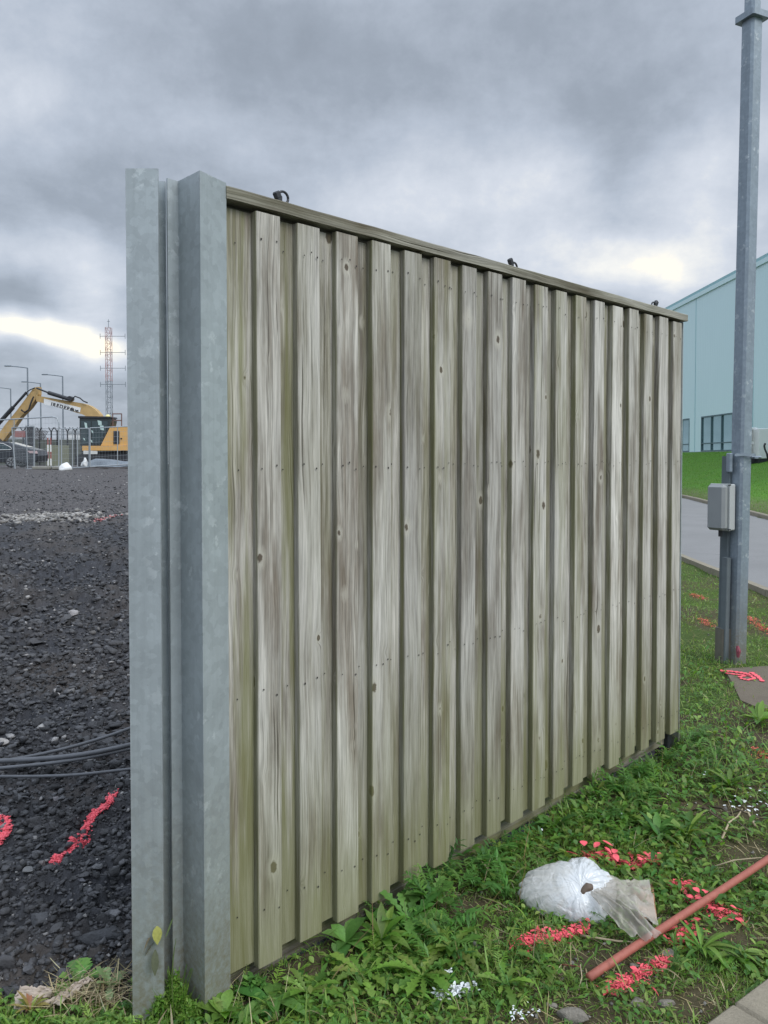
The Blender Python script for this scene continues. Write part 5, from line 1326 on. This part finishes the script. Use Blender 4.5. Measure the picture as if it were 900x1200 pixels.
# ------------------------------------------------------------------ temporary fencing
def heras(px0, px1, d0, d1, ytop0, ytop1, ybot0, ybot1, mids, label, round_=True, lean_=0):
    A0 = P(px0, ybot0, d0); A1 = P(px1, ybot1, d1); T0_ = P(px0 + lean_, ytop0, d0); T1_ = P(px1 - lean_ * 0, ytop1, d1)
    o = empty('temporary_fence', tuple(A0), label, 'temporary fence', 'galvanised temporary fence panels across the site'); L0 = Vector(A0)
    mb = MB(); rr = .034
    if round_: mb.tube([A1, A1.lerp(T1_, .88), A1.lerp(T1_, .97) + (T0_ - T1_) * .02, T1_ + (T0_ - T1_) * .07, T0_], rr, 8); mb.tube([A0, T0_], rr, 8)
    else: mb.tube([A0, T0_], rr, 8); mb.tube([A1, T1_], rr, 8); mb.tube([T0_, T1_], rr * .8, 8)
    mb.tube([A0, A1], rr * .9, 8)
    f_ = mb.build('frame', M_fencem, o); f_.location = -L0
    for m in mids:
        mb = MB(); mb.tube([A0.lerp(A1, m), T0_.lerp(T1_, m)], rr * .75, 8); q_ = mb.build('upright', M_fencem, o); q_.location = -L0
    mb = MB(); nn = 26
    for k in range(1, nn):
        mb.tube([A0.lerp(A1, k / nn), T0_.lerp(T1_, k / nn)], .003, 4, cap=False)
    for k in range(1, 8): mb.tube([A0.lerp(T0_, k / 8), A1.lerp(T1_, k / 8)], .004, 4, cap=False)
    q_ = mb.build('wire_mesh', M_fencem, o); q_.location = -L0
    return o
heras(-30, 69, 41.6, 40, 494, 488, 555, 546.5, (.48, ), 'tall round-cornered fence frame in front of the dark car', True, 0)
heras(18, 40, 40.8, 40.4, 501, 500, 551, 549.5, (.65,), 'narrow fence frame leaning across the tail of the dark car', False, -4)
heras(72, 104.5, 40.0, 39.8, 502.5, 502, 549.5, 547, (.4, .58), 'low fence frame left of the excavator cab', False, 0)
heras(105.5, 198, 39.7, 39.5, 501.5, 498, 547.0, 541, (.35, .7), 'fence frame standing in front of the excavator', False, 0)
def foot(px, py, w, lab):
    p = P(px, py, 40); z = GZ - .02; mb = MB(); mb.bevbox((p.x - w/2, 39.8, z - .05), (p.x + w/2, 40.25, z + .12), .04); tag(mb.build('fence_foot', M_conc), lab, 'fence foot', 'concrete feet of the temporary fence')
foot(49, 550, .9, 'pale concrete foot block by the tail of the car'); foot(68, 548, .5, 'small concrete foot block left of the white sack')
# sacks and tarp
def lump(name, px, py, w, h, dep, d, mat, lab, cat, seed):
    v = IV2 * np.array([w/2, dep/2, h]); nrm = IV2; v[:, 2] += v[:, 0] * .25 * h / w; v = v * (1 + .7 * vn(nrm[:, 0]*2.2+seed, nrm[:, 2]*2.2+nrm[:, 1], seed))[:, None]; v[:, 2] = np.maximum(v[:, 2], 0)
    o = link(name, np_mesh(name, v, IF2), mat, smooth=True); p = P(px, py, d); o.location = (p.x, d, p.z); return tag(o, lab, cat)
lump('sack', 75, 551.5, .66, .36, .5, 38.8, M_whp, 'plump white sack lying at the foot of the fence', 'sack', 3)
lump('sack', 99.5, 546.5, .40, .40, .4, 41, M_whp, 'small white bundle at the left end of the grey tarpaulin roll', 'sack', 6)
mt = simple('grey_blue_tarpaulin', (.17, .20, .23), .4, 0, .5, 3, .1)
lump('tarpaulin', 128, 547, 2.6, .42, .8, 41.2, mt, 'long crumpled grey tarpaulin roll in front of the excavator', 'tarpaulin', 9)

# ------------------------------------------------------------------ far things
def farbox(name, px0, px1, py0, py1, d, dep, mat, lab, cat, grp=None, r=.02):
    a = P(px0, py1, d); b = P(px1, py0, d); mb = MB(); mb.bevbox((a.x, d, min(a.z, GZ - .1)), (b.x, d + dep, b.z), r); return tag(mb.build(name, mat), lab, cat, grp)
farbox('boundary_wall', -60, 96, 515, 540, 62, .3, simple('olive_grey_wall', (.105, .115, .10), .8, 0, .2, 1), 'long olive grey boundary wall behind the car and excavator', 'wall')
farbox('concrete_barrier', 54, 77, 522, 540, 56, .6, simple('olive_concrete', (.20, .21, .15), .8, 0, .2, 1), 'pale olive concrete barrier in front of the boundary wall', 'barrier')
for i, (a, b, c, lab) in enumerate(((-40, 14, 511, 'low white shed roof behind the car, far left'), (80, 96, 504, 'white portable cabin behind the low fence frame'), (143, 240, 500, 'long white shed partly behind the excavator counterweight'))):
    o = empty('site_cabin', tuple(P(a, 520, 75)), lab, 'cabin', 'pale cabins behind the wall'); L0 = Vector(o.location)
    A_, B_ = P(a, 540, 75), P(b, c, 75); mb = MB(); mb.box((A_.x, 75, GZ - .2), (B_.x, 79, B_.z - .25)); q_ = mb.build('wall', M_whp, o); q_.location = -L0
    mb = MB(); mb.box((A_.x - .1, 74.85, B_.z - .245), (B_.x + .1, 79.1, B_.z)); q_ = mb.build('roof', simple('pale_roof', (.5, .53, .55), .6), o); q_.location = -L0
# red sign board on two legs
o = empty('sign_board', tuple(P(22, 530, 58)), 'blank dark red sign board on two legs above the car', 'sign'); L0 = Vector(o.location)
A_, B_ = P(14, 512.5, 58), P(30, 505, 58); mb = MB(); mb.bevbox((A_.x, 58, A_.z), (B_.x, 58.05, B_.z), .01); q_ = mb.build('board', M_red, o); q_.location = -L0
for px in (15.5, 28.5): mb = MB(); a = P(px, 505, 58); mb.tube([(a.x, 58.1, GZ - .1), (a.x, 58.1, a.z)], .04, 6); q_ = mb.build('leg', M_galv_far, o); q_.location = -L0
# dark lattice gate
o = empty('lattice_gate', tuple(P(40, 530, 57)), 'dark lattice gate rising behind the fence between sign and lamp column', 'gate'); L0 = Vector(o.location); mb = MB()
for px in (31.5, 37): a = P(px, 499, 57); mb.box((a.x - .12, 57, GZ - .1), (a.x + .12, 57.2, a.z))
q_ = mb.build('gate_post', M_dark, o); q_.location = -L0; mb = MB()
a = P(31, 500, 57); b = P(50, 500, 57); c = P(31, 516, 57)
for k in range(12):
    x0 = a.x + (b.x - a.x) * k / 12; 
    mb.tube([(x0, 57.1, a.z - .03 * k), (x0 + .45, 57.1, c.z)], .022, 4); mb.tube([(x0 + .45, 57.15, a.z - .03 * k), (x0, 57.15, c.z)], .022, 4)
q_ = mb.build('lattice', M_dark, o); q_.location = -L0
# red and white barrier posts
for px, lab in ((56, 'left of two red and white striped posts by the concrete barrier'), (59.3, 'right of two red and white striped posts by the concrete barrier')):
    a = P(px, 513, 55); o = empty('striped_post', (a.x, 55, GZ), lab, 'post', 'striped posts'); st = (a.z - GZ) / 4
    for k in range(4):
        mb = MB(); mb.tube([(0, 0, k * st), (0, 0, (k + 1) * st)], .05, 8); mb.build('band', M_red if k % 2 else M_whp, o)
# security fence with cranked tops
o = empty('security_fence', tuple(P(60, 530, 60)), 'dark security fence with forked barbed wire posts along the boundary wall', 'fence'); L0 = Vector(o.location)
for px in (27, 46, 60, 67, 79, 88, 96):
    a = P(px, 506, 60); b0 = P(px - 3, 501, 60); c0 = P(px + 3, 501, 60); mb = MB(); mb.tube([(a.x, 60, GZ), (a.x, 60, a.z)], .06, 6); mb.tube([(a.x, 60, a.z), tuple(b0)], .045, 5); mb.tube([(a.x, 60, a.z), tuple(c0)], .045, 5)
    q_ = mb.build('post', M_dark, o); q_.location = -L0
mb = MB()
for py in (502, 505, 509, 513): mb.tube([P(-40, py, 60), P(98, py + .5, 60)], .012, 4)
q_ = mb.build('barbed_wire', M_dark, o); q_.location = -L0
# street lamps
def lampmesh():
    a = MB(); a.tube([(0, 0, 0), (0, 0, 1.2), (0, 0, 1.25), (0, 0, 9.85)], [.13, .13, .09, .07], 10)
    b = MB(); b.tube([(0, 0, 9.82), (-.9, 0, 9.94), (-1.75, 0, 10.02)], .05, 8)
    c = MB(); c.bevbox((-2.35, -.14, 9.97), (-1.65, .14, 10.09), .04)
    return a, b, c
lampm = None
for (px, ytop, lab) in ((33, 429, 'tallest grey street lamp, its arm reaching left, above the raised excavator arm'), (74, 439, 'grey street lamp rising behind the excavator boom, nearest the cab'), (48, 447.5, 'grey street lamp between the two taller ones'), (13, 454, 'shortest grey street lamp at the left edge')):
    zr = (537.4 - ytop) / F; d = (10.05 - .5) / zr
    x = P(px, 500, d).x
    if lampm is None:
        o = empty('street_lamp', (x, d, GZ), lab, 'street lamp', 'street lamps beyond the site'); a, b, c = lampmesh()
        lampm = [a.build('column', M_galv_far, o), b.build('arm', M_galv_far, o), c.build('lamp_head', M_galv_far, o)]; lroot = o
    else:
        o = lroot.copy(); C.objects.link(o); o.location = (x, d, GZ); o['label'] = lab
        for m in lampm: k = m.copy(); C.objects.link(k); k.parent = o
# lattice mast
dM = 150; s_ = dM / F; zt_ = P(128, 384, dM).z; xm = P(127.8, 450, dM).x
o = empty('radio_mast', (xm, dM, GZ), 'tall red and white lattice radio mast with side antennas, far behind the excavator', 'mast')
Mr = simple('mast_red', (.36, .20, .20), .6); Mw = simple('mast_white', (.42, .42, .44), .6)
hgt = zt_ - GZ; w = .48
for si in range(5):
    z0 = hgt * si / 5; z1 = hgt * (si + 1) / 5; mb = MB()
    for cx, cy in ((-w, -w), (w, -w), (w, w), (-w, w)): mb.tube([(cx, cy, z0), (cx, cy, z1)], .05, 5)
    nb = 5
    for k in range(nb):
        za = z0 + (z1 - z0) * k / nb; zb_ = z0 + (z1 - z0) * (k + 1) / nb; s2_ = 1 if k % 2 else -1
        for cy in (-w, w): mb.tube([(-w * s2_, cy, za), (w * s2_, cy, zb_)], .03, 4); mb.tube([(-w, cy, zb_), (w, cy, zb_)], .03, 4)
        for cx in (-w, w): mb.tube([(cx, -w * s2_, za), (cx, w * s2_, zb_)], .03, 4)
    mb.build('lattice_section', [simple('mast_grey', (.19, .21, .24), .6), Mw][0] if si < 3 else Mr if si == 3 else Mw if False else Mr, o)
for py in (394, 413, 431.5, 450.5):
    z = P(128, py, dM).z - GZ; mb = MB(); mb.tube([(-1.65, 0, z), (3.2, 0, z)], .05, 5)
    for xx in (-1.65, 3.2): mb.tube([(xx, 0, z - .5), (xx, 0, z + .5)], .05, 5)
    mb.build('antenna', M_galv_far, o)
mb = MB(); mb.tube([(0, 0, hgt), (0, 0, hgt + 1.6)], .05, 5); mb.tube([(-.25, 0, hgt + 1.2), (.25, 0, hgt + 1.2)], .05, 5); mb.build('top_aerial', M_galv_far, o)

# ------------------------------------------------------------------ world
SUN_EL, SUN_AZ = R(42), R(130)     # azimuth clockwise from +Y: behind the camera to the right
W = bpy.data.worlds.new('World'); S.world = W; W.use_nodes = True; W.cycles.sampling_method = 'MANUAL'; W.cycles.sample_map_resolution = 512; wt = W.node_tree; wt.nodes.clear()
class WT(NT):
    def __init__(s): s.t = wt; s.N = wt.nodes; s.L = wt.links
t = WT()
out = t.N.new('ShaderNodeOutputWorld')
gd = t.N.new('ShaderNodeTexCoord').outputs['Generated']
nv_ = t.N.new('ShaderNodeVectorMath'); nv_.operation = 'NORMALIZE'; t.L.new(gd, nv_.inputs[0]); dv = nv_.outputs[0]
x, y, z = t.sep(dv)
# cloud-deck coordinates (flat layer seen in perspective)
zc = t.math('ADD', t.math('ABSOLUTE', z), .22)
cxy = t.comb(t.math('DIVIDE', x, zc), t.math('DIVIDE', y, zc), 0.0)
warp = t.noise(dv, 3.0, 4, .6, 0, True)
wv = t.N.new('ShaderNodeVectorMath'); wv.operation = 'MULTIPLY_ADD'; t.L.new(warp, wv.inputs[0]); wv.inputs[1].default_value = (.17, .17, .17); 
sub = t.N.new('ShaderNodeVectorMath'); sub.operation = 'SUBTRACT'; t.L.new(dv, sub.inputs[0]); sub.inputs[1].default_value = (.085, .085, .085); t.L.new(sub.outputs[0], wv.inputs[2])
wxv, wyv, wzv = t.sep(wv.outputs[0])
uu_ = t.math('ARCTAN2', wxv, wyv); vv_ = wzv
def pxy(px, py):
    r = Vector(ray(px, py)).normalized(); return math.atan2(r.x, r.y), r.z
def blob(px, py, rx, ry, tilt=0):
    a, b = pxy(px, py); du = t.math('SUBTRACT', uu_, a); dv_ = t.math('SUBTRACT', vv_, b)
    if tilt:
        c_, s_ = math.cos(tilt), math.sin(tilt); du, dv_ = t.math('ADD', t.math('MULTIPLY', du, c_), t.math('MULTIPLY', dv_, s_)), t.math('SUBTRACT', t.math('MULTIPLY', dv_, c_), t.math('MULTIPLY', du, s_))
    q = t.math('ADD', t.math('POWER', t.math('ABSOLUTE', t.math('DIVIDE', du, rx / F)), 2), t.math('POWER', t.math('ABSOLUTE', t.math('DIVIDE', dv_, ry / F)), 2))
    return t.math('EXPONENT', t.math('MULTIPLY', q, -1))
n1 = t.noise(cxy, .9, 3, .52, .25); n2 = t.noise(cxy, 2.6, 6, .62, .2); n3 = t.noise(dv, 8, 6, .66)
B = t.math('MULTIPLY_ADD', n1, .85, -.05); B = t.math('ADD', B, t.math('MULTIPLY_ADD', n2, .55, -.275)); B = t.math('ADD', B, t.math('MULTIPLY_ADD', n3, .46, -.23))
for (px, py, rx, ry, a, tl_) in ((65, 396, 125, 20, .62, 0), (135, 345, 45, 40, .36, 0), (60, 285, 150, 26, .30, 0), (735, 305, 130, 34, .40, -.1), (850, 210, 70, 80, .34, 0), (620, 250, 60, 40, .12, 0), (560, 200, 130, 60, .24, 0), (20, 60, 120, 110, .16, 0), (700, 340, 220, 40, .22, 0), (450, 250, 200, 50, .12, 0),
                         (640, 120, 200, 75, -.17, 0), (380, 100, 170, 70, -.13, 0), (90, 225, 170, 40, -.15, 0), (60, 350, 90, 22, -.22, 0), (40, 455, 260, 38, -.12, 0), (860, 30, 100, 60, -.04, 0)):
    B = t.math('ADD', B, t.math('MULTIPLY', blob(px, py, rx, ry, tl_), a))
cc_ = t.ramp(B, [(.0, (.225, .258, .305)), (.25, (.300, .342, .405)), (.45, (.415, .465, .545)), (.68, (.58, .62, .69)), (.86, (.80, .80, .78)), (1.0, (1.10, .99, .78))])
# unseen deck overhead and behind the camera brightened to light the scene
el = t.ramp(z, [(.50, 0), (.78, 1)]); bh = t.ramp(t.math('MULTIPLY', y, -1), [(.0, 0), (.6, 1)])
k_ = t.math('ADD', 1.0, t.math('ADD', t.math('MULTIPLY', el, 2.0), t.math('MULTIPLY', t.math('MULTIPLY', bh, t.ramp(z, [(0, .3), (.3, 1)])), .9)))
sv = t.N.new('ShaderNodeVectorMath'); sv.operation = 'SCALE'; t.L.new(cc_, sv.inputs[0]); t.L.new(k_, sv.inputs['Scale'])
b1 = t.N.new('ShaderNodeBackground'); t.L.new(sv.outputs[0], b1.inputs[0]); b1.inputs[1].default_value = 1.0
sky = t.N.new('ShaderNodeTexSky'); sky.sky_type = 'NISHITA'; sky.sun_disc = False; sky.sun_elevation = SUN_EL; sky.sun_rotation = SUN_AZ; sky.air_density = 1.2; sky.dust_density = 2
b2 = t.N.new('ShaderNodeBackground'); t.L.new(sky.outputs[0], b2.inputs[0]); b2.inputs[1].default_value = .06
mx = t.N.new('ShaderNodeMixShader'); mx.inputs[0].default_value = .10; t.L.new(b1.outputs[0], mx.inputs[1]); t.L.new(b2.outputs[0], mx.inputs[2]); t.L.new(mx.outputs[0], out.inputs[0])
sl = bpy.data.lights.new('sun', 'SUN'); sl.energy = 1.35; sl.angle = R(30); sl.color = (1, .96, .90)
so = bpy.data.objects.new('sun', sl); C.objects.link(so)
sd = Vector((math.sin(SUN_AZ) * math.cos(SUN_EL), math.cos(SUN_AZ) * math.cos(SUN_EL), math.sin(SUN_EL)))
so.rotation_euler = sd.to_track_quat('Z', 'Y').to_euler(); so.location = (0, 0, 20)
S.view_settings.view_transform = 'Standard'; S.view_settings.look = 'None'; S.view_settings.gamma = 1; S.view_settings.exposure = 0.33
S.cycles.max_bounces = 4; S.cycles.diffuse_bounces = 2; S.cycles.glossy_bounces = 2; S.cycles.transmission_bounces = 3; S.cycles.transparent_max_bounces = 6
